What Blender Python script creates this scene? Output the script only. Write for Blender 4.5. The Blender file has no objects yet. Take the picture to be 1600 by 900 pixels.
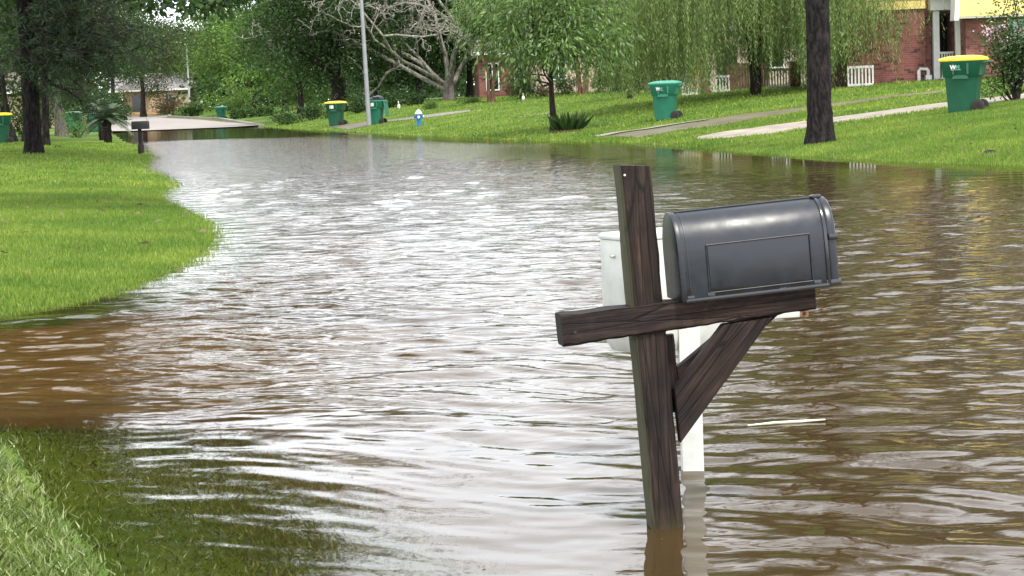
import bpy, math
import numpy as np
from mathutils import Matrix, Vector

scene = bpy.context.scene
col = scene.collection
PI = math.pi
R = math.radians

# ------------------------------------------------------------------ camera
FPX = 3000.0                      # focal length in pixels of the 1600 px wide photo
CAM = np.array([0.0, 0.0, 1.4])
ROLL = R(2.29)
PITCH = math.atan(302.0 / FPX * math.cos(ROLL))
f_ = np.array([0, math.cos(PITCH), -math.sin(PITCH)])
r0 = np.array([1.0, 0, 0]); u0 = np.array([0, math.sin(PITCH), math.cos(PITCH)])
r_ = r0 * math.cos(ROLL) - u0 * math.sin(ROLL)
u_ = u0 * math.cos(ROLL) + r0 * math.sin(ROLL)
cd = bpy.data.cameras.new('camera'); cam = bpy.data.objects.new('camera', cd); col.objects.link(cam)
cd.sensor_width = 36.0; cd.lens = 36.0 * FPX / 1600.0
cd.clip_start = 0.1; cd.clip_end = 3000
cam.matrix_world = Matrix(((r_[0], u_[0], -f_[0], CAM[0]), (r_[1], u_[1], -f_[1], CAM[1]),
                           (r_[2], u_[2], -f_[2], CAM[2]), (0, 0, 0, 1)))
scene.camera = cam

# ------------------------------------------------------------------ sky, sun, exposure
SUN_EL, SUN_AZ = 58.0, 150.0      # azimuth clockwise from +Y: behind the camera, to the right
w = bpy.data.worlds.new('World'); scene.world = w; w.use_nodes = True
nt = w.node_tree; nt.nodes.clear()
out = nt.nodes.new('ShaderNodeOutputWorld'); bg = nt.nodes.new('ShaderNodeBackground')
sky = nt.nodes.new('ShaderNodeTexSky'); sky.sky_type = 'NISHITA'; sky.sun_disc = False
sky.sun_elevation = R(SUN_EL); sky.sun_rotation = R(SUN_AZ); sky.air_density = 1.0; sky.dust_density = 2.0
tc = nt.nodes.new('ShaderNodeTexCoord'); nz = nt.nodes.new('ShaderNodeTexNoise')
mp = nt.nodes.new('ShaderNodeMapping'); mp.inputs['Scale'].default_value = (1.6, 1.6, 4.0)
nz.inputs['Scale'].default_value = 1.5; nz.inputs['Detail'].default_value = 7; nz.inputs['Roughness'].default_value = 0.55
rp = nt.nodes.new('ShaderNodeValToRGB'); rp.color_ramp.elements[0].position = 0.30; rp.color_ramp.elements[1].position = 0.56
rp.color_ramp.elements[0].color = (0.55, 0.55, 0.55, 1)
mx = nt.nodes.new('ShaderNodeMix'); mx.data_type = 'RGBA'
mx.inputs['B'].default_value = (13.6, 14.0, 14.6, 1)       # sunlit cloud, in the sky texture's units
L = nt.links.new
L(tc.outputs['Generated'], mp.inputs['Vector']); L(mp.outputs['Vector'], nz.inputs['Vector'])
L(nz.outputs['Fac'], rp.inputs['Fac']); L(rp.outputs['Color'], mx.inputs['Factor'])
# overcast veil: bright low over the horizon, greyer overhead
sx = nt.nodes.new('ShaderNodeSeparateXYZ'); L(tc.outputs['Generated'], sx.inputs[0])
vr = nt.nodes.new('ShaderNodeMapRange'); vr.inputs['From Min'].default_value = 0.12; vr.inputs['From Max'].default_value = 0.75
vr.inputs['To Min'].default_value = 1.38; vr.inputs['To Max'].default_value = 0.80; L(sx.outputs['Z'], vr.inputs['Value'])
vs = nt.nodes.new('ShaderNodeVectorMath'); vs.operation = 'SCALE'; L(mx.outputs['Result'], vs.inputs[0]); L(vr.outputs[0], vs.inputs['Scale'])
L(sky.outputs['Color'], mx.inputs['A']); L(vs.outputs[0], bg.inputs['Color'])
bg.inputs['Strength'].default_value = 0.12
L(bg.outputs['Background'], out.inputs['Surface'])
sd = bpy.data.lights.new('sun', 'SUN'); sd.energy = 3.6; sd.angle = R(6); sd.color = (1.0, 0.95, 0.86)
sun = bpy.data.objects.new('sun', sd); col.objects.link(sun)
az, el = R(SUN_AZ), R(SUN_EL)
to_sun = Vector((math.sin(az) * math.cos(el), math.cos(az) * math.cos(el), math.sin(el)))
sun.rotation_euler = to_sun.to_track_quat('Z', 'Y').to_euler(); sun.location = (20, -30, 60)
scene.view_settings.view_transform = 'Standard'; scene.view_settings.look = 'None'
scene.view_settings.gamma = 1.0; scene.view_settings.exposure = 0.62
scene.cycles.max_bounces = 8; scene.cycles.transparent_max_bounces = 12
scene.cycles.sample_clamp_indirect = 6.0

# ------------------------------------------------------------------ helpers: photo pixel -> place
def ray(px, py):
    return f_ + r_ * (px - 800.0) / FPX + u_ * (450.0 - py) / FPX
def pt(px, py, d):                       # the point at depth d along a pixel's line of sight
    return CAM + ray(px, py) * d
def on_water(px, py):
    v = ray(px, py); return CAM + v * (-CAM[2] / v[2])

# shorelines, read off the photo and laid on the water plane
left_px = [(100, 475), (200, 448), (290, 412), (325, 385), (333, 370), (325, 350), (300, 335), (264, 318), (250, 308),
           (265, 290), (250, 277), (217, 263), (235, 246), (199, 222), (182, 211)]
LS = [on_water(*p)[:2] for p in left_px]
LS = [(1.6, -2), (1.4, 1.0), (0.4, 2.6), (-0.75, 4.4), (-1.12, 5.2), (-1.27, 5.8), (-1.75, 7.0), (-2.12, 8.0), (-2.5, 8.6), (-6.5, 9.6), (-7.5, 11.0),
      (-6.5, 12.2), (-3.75, 13.3)] + [(p[0], p[1]) for p in LS] + [(-31, 150), (-43, 200), (-52, 230), (-60, 260), (-140, 500), (-190, 700)]
right_px = [(1600, 258), (1400, 252), (1300, 246), (1200, 240), (1100, 231), (1000, 222.5), (900, 221), (800, 219), (600, 209), (500, 203), (400, 197.5)]
RS = [on_water(*p)[:2] for p in right_px]
RS = [(18, -2), (14, 12), (10.5, 24)] + [(p[0], p[1]) for p in RS] + [(-27, 180), (-34, 205), (-40, 228), (-44, 250), (-120, 500), (-170, 700)]
LSx, LSy = np.array([p[0] for p in LS]), np.array([p[1] for p in LS])
RSx, RSy = np.array([p[0] for p in RS]), np.array([p[1] for p in RS])
def shores(X, Y):
    sl = (np.interp(Y, LSy, LSx) - X) * 0.92
    sr = (X - np.interp(Y, RSy, RSx)) * 0.87
    return sl, sr
def sstep(a, b, x):
    t = np.clip((x - a) / (b - a), 0, 1); return t * t * (3 - 2 * t)
def hgt(X, Y):
    X = np.asarray(X, float); Y = np.asarray(Y, float)
    sl, sr = shores(X, Y)
    # left lawn: a gentle bank
    zl = 0.35 * (1 - np.exp(-np.maximum(sl, 0) * 0.075 / 0.35)) + np.maximum(sl - 8, 0) * 0.02
    zl = np.minimum(zl, 1.2)
    k = np.interp(Y, [30, 42, 60, 85, 100, 160], [0.11, 0.10, 0.05, 0.09, 0.12, 0.10])
    s = np.maximum(sr, 0)
    raw = k * s + 0.01 * s * s
    zr = 1.38 * (1 - np.exp(-raw / 1.15))
    # the street bed between, drowned as far as Y = 133 and dry beyond
    dm = np.minimum(np.maximum(-sl, 0), np.maximum(-sr, 0))
    fall = np.where(-sl < -sr, 0.10, 0.08)
    bed = -np.minimum(0.015 + dm * fall, 0.34)
    nb = -np.interp(dm, [0, 1.0, 1.7, 4.0], [0.012, 0.075, 0.2, 0.34])
    bed = np.where((Y < 9.3) & (-sl < -sr), nb, bed)
    dv = -np.minimum(0.015 + dm * 0.10, np.interp(X, [-6, -2.2, -1.0, 0.8], [0.05, 0.065, 0.13, 0.34]))
    bed = np.where((Y >= 9.3) & (Y < 13.1) & (-sl < -sr), dv, bed)      # the drowned drive crossing to the left
    dry = (Y - 133) * 0.0042
    bed = np.where(Y > 105, np.maximum(bed, np.minimum(dry, 0.42)), bed)
    z = np.where(sl > 0, zl, np.where(sr > 0, zr, bed))
    far = 0.42 + (Y - 228) * 0.036
    z = np.where(Y > 228, np.maximum(z, np.minimum(far, 1.25)), z)
    bump = 0.012 * np.sin(X * 1.7 + Y * 0.6) + 0.01 * np.sin(X * 0.8 - Y * 1.1 + 2) + 0.008 * np.sin(X * 3.1 + Y * 2.3)
    return z + bump * np.clip(np.maximum(sl, sr) * 2, 0, 1)
def gz(x, y): return float(hgt(x, y))
def hit(px, py, dmin=4.0, dmax=420.0):   # where a pixel's line of sight meets the ground
    v = ray(px, py); d = np.geomspace(dmin, dmax, 9000)
    P = CAM[None] + v[None] * d[:, None]
    below = P[:, 2] < hgt(P[:, 0], P[:, 1])
    i = int(np.argmax(below)) if below.any() else len(d) - 1
    return P[i], d[i]
def at(px, d):                           # the ground at depth d below column px
    p = pt(px, 160, d); return np.array([p[0], p[1], gz(p[0], p[1])])

# ------------------------------------------------------------------ helpers: objects
def tag(o, label=None, cat=None, group=None, kind=None):
    if label: o['label'] = label
    if cat: o['category'] = cat
    if group: o['group'] = group
    if kind: o['kind'] = kind
    return o
def thing(name, label, cat, loc=(0, 0, 0), rz=0.0, group=None):
    o = bpy.data.objects.new(name, None); col.objects.link(o)
    o.empty_display_size = 0.2
    o.location = [float(c) for c in loc]; o.rotation_euler = (0, 0, rz)
    return tag(o, label, cat, group)
def link_mesh(name, me, mat, parent=None, smooth=False):
    o = bpy.data.objects.new(name, me); col.objects.link(o)
    if mat is not None: me.materials.append(mat)
    if parent is not None: o.parent = parent
    if smooth: me.polygons.foreach_set('use_smooth', np.ones(len(me.polygons), bool))
    return o
def np_mesh(name, V, F):                 # V (n,3), F (m,k) all the same k
    me = bpy.data.meshes.new(name); V = np.ascontiguousarray(V, np.float32); F = np.ascontiguousarray(F, np.int32)
    m, k = F.shape
    me.vertices.add(len(V)); me.vertices.foreach_set('co', V.ravel())
    me.loops.add(m * k); me.loops.foreach_set('vertex_index', F.ravel())
    me.polygons.add(m); me.polygons.foreach_set('loop_start', np.arange(0, m * k, k, dtype=np.int32))
    try: me.polygons.foreach_set('loop_total', np.full(m, k, np.int32))
    except Exception: pass
    me.update(calc_edges=True); return me
def attr(me, name, vals):
    a = me.attributes.new(name, 'FLOAT', 'POINT'); a.data.foreach_set('value', np.ascontiguousarray(vals, np.float32))

class MB:
    def __init__(s): s.v = []; s.f = []
    def add(s, vs, fs):
        n = len(s.v); s.v += [tuple(float(c) for c in v) for v in vs]; s.f += [tuple(i + n for i in f) for f in fs]; return s
    def box(s, x0, x1, y0, y1, z0, z1):
        return s.add([(x0, y0, z0), (x1, y0, z0), (x1, y1, z0), (x0, y1, z0), (x0, y0, z1), (x1, y0, z1), (x1, y1, z1), (x0, y1, z1)],
                     [(0, 3, 2, 1), (4, 5, 6, 7), (0, 1, 5, 4), (1, 2, 6, 5), (2, 3, 7, 6), (3, 0, 4, 7)])
    def loft(s, rings, caps=True):
        n = len(rings[0]); vs = [p for r in rings for p in r]; fs = []
        for i in range(len(rings) - 1):
            for j in range(n):
                a, b = i * n + j, i * n + (j + 1) % n; fs.append((a, b, b + n, a + n))
        if caps: fs += [tuple(range(n))[::-1], tuple(range((len(rings) - 1) * n, len(rings) * n))]
        return s.add(vs, fs)
    def prism(s, poly, y0, y1):            # polygon in x,z swept along y
        return s.loft([[(p[0], y0, p[1]) for p in poly], [(p[0], y1, p[1]) for p in poly]])
    def prism_x(s, poly, x0, x1):          # polygon in y,z swept along x
        return s.loft([[(x0, p[0], p[1]) for p in poly], [(x1, p[0], p[1]) for p in poly]])
    def tube(s, pts, rad, n=8, caps=True):
        pts = [np.asarray(p, float) for p in pts]
        if np.isscalar(rad): rad = [rad] * len(pts)
        rings = []; ref = np.array([0.31, 0.17, 0.93])
        for i, p in enumerate(pts):
            t = pts[min(i + 1, len(pts) - 1)] - pts[max(i - 1, 0)]; t = t / (np.linalg.norm(t) + 1e-9)
            if abs(t @ ref) > 0.95: ref = np.array([0.9, 0.3, 0.1])
            a = np.cross(t, ref); a /= np.linalg.norm(a); b = np.cross(t, a)
            rings.append([p + rad[i] * (math.cos(q) * a + math.sin(q) * b) for q in np.linspace(0, 2 * PI, n, endpoint=False)])
        return s.loft(rings, caps)
    def lathe(s, prof, n=16, c=(0, 0)):
        return s.loft([[(c[0] + r * math.cos(q), c[1] + r * math.sin(q), z) for q in np.linspace(0, 2 * PI, n, endpoint=False)] for r, z in prof])
    def cyl_y(s, x, y0, y1, z, r, n=20):
        return s.loft([[(x + r * math.cos(q), y, z + r * math.sin(q)) for q in np.linspace(0, 2 * PI, n, endpoint=False)] for y in (y0, y1)])
    def build(s, name, mat, parent=None, smooth=False, bevel=0.0, seg=2):
        me = bpy.data.meshes.new(name); me.from_pydata(s.v, [], s.f); me.update()
        import bmesh
        bm = bmesh.new(); bm.from_mesh(me)
        bmesh.ops.recalc_face_normals(bm, faces=bm.faces)
        if bevel > 0:
            ed = [e for e in bm.edges if len(e.link_faces) == 2 and e.calc_face_angle(0) > 0.5]
            bmesh.ops.bevel(bm, geom=ed, offset=bevel, segments=seg, profile=0.6, affect='EDGES', clamp_overlap=True)
        bm.to_mesh(me); bm.free()
        o = link_mesh(name, me, mat, parent, smooth)
        if smooth:
            try: me.set_sharp_from_angle(angle=R(40))
            except Exception: pass
        return o

# ------------------------------------------------------------------ materials
def mat_new(name):
    m = bpy.data.materials.new(name); m.use_nodes = True; n = m.node_tree.nodes; l = m.node_tree.links
    return m, n, l, n['Principled BSDF']
def plain(name, c, rough=0.5, spec=0.5, var=0.12, scale=6.0, bump=0.0, metal=0.0):
    m, n, l, b = mat_new(name)
    t = n.new('ShaderNodeTexCoord'); z = n.new('ShaderNodeTexNoise'); z.inputs['Scale'].default_value = scale; z.inputs['Detail'].default_value = 6
    l.new(t.outputs['Object'], z.inputs['Vector'])
    r = n.new('ShaderNodeValToRGB'); r.color_ramp.elements[0].position = 0.3; r.color_ramp.elements[1].position = 0.72
    r.color_ramp.elements[0].color = tuple(x * (1 - var) for x in c) + (1,); r.color_ramp.elements[1].color = tuple(min(1, x * (1 + var)) for x in c) + (1,)
    l.new(z.outputs['Fac'], r.inputs['Fac']); l.new(r.outputs['Color'], b.inputs['Base Color'])
    b.inputs['Roughness'].default_value = rough; b.inputs['Specular IOR Level'].default_value = spec; b.inputs['Metallic'].default_value = metal
    if bump > 0:
        bp = n.new('ShaderNodeBump'); bp.inputs['Strength'].default_value = bump; bp.inputs['Distance'].default_value = 0.02
        l.new(z.outputs['Fac'], bp.inputs['Height']); l.new(bp.outputs['Normal'], b.inputs['Normal'])
    return m
def bark(name, c0, c1, sx=9.0, sz=1.6, bump=0.9, dist=0.03):
    m, n, l, b = mat_new(name)
    t = n.new('ShaderNodeTexCoord'); p = n.new('ShaderNodeMapping'); p.inputs['Scale'].default_value = (sx, sx, sz)
    z = n.new('ShaderNodeTexNoise'); z.inputs['Scale'].default_value = 1.6; z.inputs['Detail'].default_value = 8; z.inputs['Roughness'].default_value = 0.65
    v = n.new('ShaderNodeTexVoronoi'); v.inputs['Scale'].default_value = 1.3; v.feature = 'DISTANCE_TO_EDGE'
    l.new(t.outputs['Object'], p.inputs['Vector']); l.new(p.outputs['Vector'], z.inputs['Vector']); l.new(p.outputs['Vector'], v.inputs['Vector'])
    r = n.new('ShaderNodeValToRGB'); r.color_ramp.elements[0].position = 0.42; r.color_ramp.elements[1].position = 0.66
    r.color_ramp.elements[0].color = c0 + (1,); r.color_ramp.elements[1].color = c1 + (1,)
    l.new(z.outputs['Fac'], r.inputs['Fac']); l.new(r.outputs['Color'], b.inputs['Base Color'])
    a = n.new('ShaderNodeMath'); a.operation = 'MULTIPLY_ADD'; a.inputs[1].default_value = 0.8
    l.new(v.outputs['Distance'], a.inputs[0]); l.new(z.outputs['Fac'], a.inputs[2])
    bp = n.new('ShaderNodeBump'); bp.inputs['Strength'].default_value = bump; bp.inputs['Distance'].default_value = dist
    l.new(a.outputs[0], bp.inputs['Height']); l.new(bp.outputs['Normal'], b.inputs['Normal'])
    b.inputs['Roughness'].default_value = 0.9; b.inputs['Specular IOR Level'].default_value = 0.2
    return m
def leafmat(name, c0, c1, c2=None, trans=0.35, gloss=0.018):
    m, n, l, b = mat_new(name); n.remove(b); o = n['Material Output']
    g = n.new('ShaderNodeNewGeometry'); r = n.new('ShaderNodeValToRGB')
    r.color_ramp.elements[0].color = c0 + (1,); r.color_ramp.elements[1].color = c1 + (1,)
    if c2: e = r.color_ramp.elements.new(0.93); r.color_ramp.elements[1].position = 0.86; e.color = c1 + (1,); r.color_ramp.elements[2].color = c2 + (1,)
    l.new(g.outputs['Random Per Island'], r.inputs['Fac'])
    d = n.new('ShaderNodeBsdfDiffuse'); t = n.new('ShaderNodeBsdfTranslucent'); gl = n.new('ShaderNodeBsdfGlossy'); gl.inputs['Roughness'].default_value = 0.45
    h = n.new('ShaderNodeHueSaturation'); h.inputs['Value'].default_value = 1.3; h.inputs['Hue'].default_value = 0.485
    if name not in ('grass_blade', 'grass_near', 'frond'):
        ta = n.new('ShaderNodeAttribute'); ta.attribute_name = 'tone'; vm = n.new('ShaderNodeVectorMath'); vm.operation = 'SCALE'
        l.new(r.outputs['Color'], vm.inputs[0]); l.new(ta.outputs['Fac'], vm.inputs['Scale']); rc_ = vm.outputs[0]
    elif name == 'frond': rc_ = r.outputs['Color']
    else:                                 # patches of drier and lusher turf
        to = n.new('ShaderNodeTexCoord'); zt_ = n.new('ShaderNodeTexNoise'); zt_.inputs['Scale'].default_value = 0.55; zt_.inputs['Detail'].default_value = 6; l.new(to.outputs['Object'], zt_.inputs['Vector'])
        rt = n.new('ShaderNodeValToRGB'); rt.color_ramp.elements[0].position = .36; rt.color_ramp.elements[1].position = .66
        rt.color_ramp.elements[0].color = (.66, .78, .7, 1); rt.color_ramp.elements[1].color = (1.22, 1.12, 1.05, 1); l.new(zt_.outputs['Fac'], rt.inputs['Fac'])
        mt_ = n.new('ShaderNodeMix'); mt_.data_type = 'RGBA'; mt_.blend_type = 'MULTIPLY'; mt_.inputs['Factor'].default_value = 1.0
        l.new(r.outputs['Color'], mt_.inputs['A']); l.new(rt.outputs['Color'], mt_.inputs['B']); rc_ = mt_.outputs['Result']
    l.new(rc_, d.inputs['Color']); l.new(rc_, h.inputs['Color']); l.new(h.outputs['Color'], t.inputs['Color'])
    m1 = n.new('ShaderNodeMixShader'); m1.inputs[0].default_value = trans; m2 = n.new('ShaderNodeMixShader'); m2.inputs[0].default_value = gloss
    l.new(d.outputs[0], m1.inputs[1]); l.new(t.outputs[0], m1.inputs[2]); l.new(m1.outputs[0], m2.inputs[1]); l.new(gl.outputs[0], m2.inputs[2])
    l.new(m2.outputs[0], o.inputs['Surface']); return m

M = {}
M['bark_pine'] = bark('bark_pine', (0.0025, 0.0022, 0.0024), (0.028, 0.022, 0.020), 8, 2.4, 1.0, 0.07)
M['bark_dark'] = bark('bark_dark', (0.012, 0.010, 0.008), (0.045, 0.035, 0.03))
M['bark_red'] = bark('bark_red', (0.09, 0.045, 0.03), (0.22, 0.12, 0.08))
M['bark_pale'] = bark('bark_pale', (0.13, 0.12, 0.10), (0.40, 0.385, 0.33), 4, 1.5, 0.6, 0.02)
M['bark_grey'] = bark('bark_grey', (0.09, 0.08, 0.07), (0.24, 0.21, 0.19))
M['leaf_dark'] = leafmat('leaf_dark', (0.014, 0.034, 0.011), (0.050, 0.100, 0.026))
M['leaf_mid'] = leafmat('leaf_mid', (0.025, 0.06, 0.016), (0.075, 0.14, 0.035))
M['leaf_bright'] = leafmat('leaf_bright', (0.045, 0.10, 0.018), (0.13, 0.22, 0.045))
M['leaf_young'] = leafmat('leaf_young', (0.032, 0.072, 0.018), (0.105, 0.175, 0.038), (0.15, 0.25, 0.07), 0.35, 0.03)
M['leaf_willow'] = leafmat('leaf_willow', (0.075, 0.13, 0.036), (0.205, 0.28, 0.09), (0.30, 0.36, 0.15), 0.4, 0.015)
M['needle'] = leafmat('needle', (0.020, 0.034, 0.018), (0.058, 0.085, 0.042), None, 0.25)
M['leaf_olive'] = leafmat('leaf_olive', (0.03, 0.05, 0.018), (0.09, 0.11, 0.04))
M['leaf_tan'] = leafmat('leaf_tan', (0.07, 0.07, 0.03), (0.22, 0.16, 0.09), (0.3, 0.2, 0.14))
M['frond'] = leafmat('frond', (0.035, 0.065, 0.03), (0.09, 0.13, 0.07), (0.16, 0.19, 0.12), 0.2, 0.06)
M['blossom'] = leafmat('blossom', (0.55, 0.36, 0.42), (0.75, 0.6, 0.64), None, 0.4)
M['grass_blade'] = leafmat('grass_blade', (0.090, 0.165, 0.024), (0.205, 0.305, 0.052), (0.34, 0.40, 0.12), 0.4, 0.02)
M['grass_near'] = leafmat('grass_near', (0.075, 0.115, 0.02), (0.21, 0.275, 0.06), (0.42, 0.42, 0.24), 0.35, 0.06)
M['white'] = plain('white', (0.62, 0.62, 0.60), 0.45, 0.5, 0.05)
M['white_plastic'] = plain('white_plastic', (0.47, 0.48, 0.45), 0.45, 0.4, 0.14, 11)
M['bin_green'] = plain('bin_green', (0.010, 0.082, 0.045), 0.42, 0.5, 0.12, 5)
M['bin_pale'] = plain('bin_pale', (0.017, 0.145, 0.092), 0.42, 0.5, 0.14, 5)
M['lid_green'] = plain('lid_green', (0.045, 0.25, 0.165), 0.4, 0.5, 0.1, 5)
M['lid_yellow'] = plain('lid_yellow', (0.78, 0.58, 0.035), 0.45, 0.5, 0.06, 5)
M['rubber'] = plain('rubber', (0.012, 0.012, 0.013), 0.7)
M['black_bag'] = plain('black_bag', (0.02, 0.02, 0.028), 0.25, 0.6, 0.3, 14, 0.8)
M['pole'] = plain('pole', (0.21, 0.22, 0.23), 0.55, 0.4, 0.1, 3)
M['pole_pale'] = plain('pole_pale', (0.42, 0.43, 0.42), 0.5, 0.4, 0.08, 3)
M['hyd_blue'] = plain('hyd_blue', (0.02, 0.15, 0.36), 0.4, 0.5, 0.15, 9)
M['hyd_white'] = plain('hyd_white', (0.75, 0.77, 0.78), 0.45)
M['concrete'] = plain('concrete', (0.25, 0.215, 0.18), 0.85, 0.3, 0.32, 1.7, 0.2)
M['wet_concrete'] = plain('wet_concrete', (0.14, 0.115, 0.075), 0.32, 0.5, 0.35, 1.1)
M['road_dry'] = plain('road_dry', (0.25, 0.225, 0.21), 0.85, 0.3, 0.12, 0.6, 0.1)
M['kerb'] = plain('kerb', (0.22, 0.20, 0.17), 0.85, 0.3, 0.2, 1.5)
M['dark_glass'] = plain('dark_glass', (0.012, 0.015, 0.016), 0.08, 0.6, 0.3, 1.0)
M['blinds'] = plain('blinds', (0.38, 0.52, 0.46), 0.6, 0.3, 0.2, 3)
M['roof_grey'] = plain('roof_grey', (0.2, 0.19, 0.19), 0.9, 0.2, 0.25, 3)
M['roof_brown'] = plain('roof_brown', (0.1, 0.085, 0.08), 0.9, 0.2, 0.25, 3)
M['beige'] = plain('beige', (0.36, 0.27, 0.18), 0.8, 0.2, 0.12, 2)
M['pinkbrick'] = plain('pinkbrick', (0.40, 0.31, 0.26), 0.85, 0.2, 0.15, 3)
M['tan_wood'] = plain('tan_wood', (0.46, 0.27, 0.11), 0.7, 0.3, 0.2, 3)
M['brown_wood'] = plain('brown_wood', (0.10, 0.055, 0.04), 0.8, 0.2, 0.3, 4)
M['car_dark'] = plain('car_dark', (0.02, 0.021, 0.024), 0.25, 0.6, 0.1)
M['chrome'] = plain('chrome', (0.55, 0.56, 0.57), 0.25, 0.5, 0.1, 6, 0, 0.8)
M['mulch'] = plain('mulch', (0.07, 0.045, 0.03), 0.95, 0.1, 0.4, 30, 0.6)
M['rust'] = plain('rust', (0.20, 0.10, 0.055), 0.8, 0.3, 0.6, 60, 0.3)
M['debris'] = plain('debris', (0.03, 0.025, 0.02), 0.9, 0.2, 0.3, 20)
M['straw'] = plain('straw', (0.6, 0.58, 0.46), 0.6, 0.3, 0.15, 20)

def siding_yellow():
    m, n, l, b = mat_new('yellow_siding')
    t = n.new('ShaderNodeTexCoord'); z = n.new('ShaderNodeTexNoise'); p = n.new('ShaderNodeMapping'); p.inputs['Scale'].default_value = (0.6, 0.6, 9)
    l.new(t.outputs['Object'], p.inputs['Vector']); l.new(p.outputs['Vector'], z.inputs['Vector']); z.inputs['Scale'].default_value = 1.2; z.inputs['Detail'].default_value = 5
    r = n.new('ShaderNodeValToRGB'); r.color_ramp.elements[0].color = (0.50, 0.385, 0.115, 1); r.color_ramp.elements[1].color = (0.62, 0.49, 0.165, 1)
    l.new(z.outputs['Fac'], r.inputs['Fac']); l.new(r.outputs['Color'], b.inputs['Base Color']); b.inputs['Roughness'].default_value = 0.6
    return m
M['yellow'] = siding_yellow()
def brickmat(name, c1, c2, mortar, dark):
    m, n, l, b = mat_new(name)
    t = n.new('ShaderNodeTexCoord'); s = n.new('ShaderNodeSeparateXYZ'); a = n.new('ShaderNodeMath'); a.operation = 'ADD'; c = n.new('ShaderNodeCombineXYZ')
    l.new(t.outputs['Object'], s.inputs[0]); l.new(s.outputs['X'], a.inputs[0]); l.new(s.outputs['Y'], a.inputs[1]); l.new(a.outputs[0], c.inputs['X']); l.new(s.outputs['Z'], c.inputs['Y'])
    k = n.new('ShaderNodeTexBrick'); k.inputs['Scale'].default_value = 1.0; k.inputs['Brick Width'].default_value = 0.24; k.inputs['Row Height'].default_value = 0.078
    k.inputs['Mortar Size'].default_value = 0.008; k.inputs['Bias'].default_value = -0.1
    k.inputs['Color1'].default_value = c1 + (1,); k.inputs['Color2'].default_value = c2 + (1,); k.inputs['Mortar'].default_value = mortar + (1,)
    l.new(c.outputs[0], k.inputs['Vector'])
    # a second brick lattice of the same courses picks the burnt bricks
    q = n.new('ShaderNodeTexBrick'); q.inputs['Scale'].default_value = 1.0; q.inputs['Brick Width'].default_value = 0.24; q.inputs['Row Height'].default_value = 0.078
    q.inputs['Mortar Size'].default_value = 0.0; q.inputs['Bias'].default_value = 0.0
    q.inputs['Color1'].default_value = (0, 0, 0, 1); q.inputs['Color2'].default_value = (1, 1, 1, 1)
    l.new(c.outputs[0], q.inputs['Vector'])
    g = n.new('ShaderNodeMath'); g.operation = 'GREATER_THAN'; g.inputs[1].default_value = 0.84; l.new(q.outputs['Color'], g.inputs[0])
    z = n.new('ShaderNodeTexNoise'); z.inputs['Scale'].default_value = 1.1; l.new(t.outputs['Object'], z.inputs['Vector'])
    g2 = n.new('ShaderNodeMath'); g2.operation = 'MULTIPLY'; l.new(g.outputs[0], g2.inputs[0]); l.new(z.outputs['Fac'], g2.inputs[1])
    g3 = n.new('ShaderNodeMath'); g3.operation = 'MULTIPLY'; g3.use_clamp = True; g3.inputs[1].default_value = 1.5; l.new(g2.outputs[0], g3.inputs[0])
    mxn = n.new('ShaderNodeMix'); mxn.data_type = 'RGBA'; mxn.inputs['B'].default_value = dark + (1,)
    l.new(g3.outputs[0], mxn.inputs['Factor']); l.new(k.outputs['Color'], mxn.inputs['A']); l.new(mxn.outputs['Result'], b.inputs['Base Color'])
    bp = n.new('ShaderNodeBump'); bp.inputs['Strength'].default_value = 0.5; bp.inputs['Distance'].default_value = 0.01; bp.invert = True
    l.new(k.outputs['Fac'], bp.inputs['Height']); l.new(bp.outputs['Normal'], b.inputs['Normal']); b.inputs['Roughness'].default_value = 0.9
    return m
M['brick'] = brickmat('brick', (0.150, 0.042, 0.036), (0.225, 0.080, 0.066), (0.17, 0.105, 0.09), (0.03, 0.013, 0.016))

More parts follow.
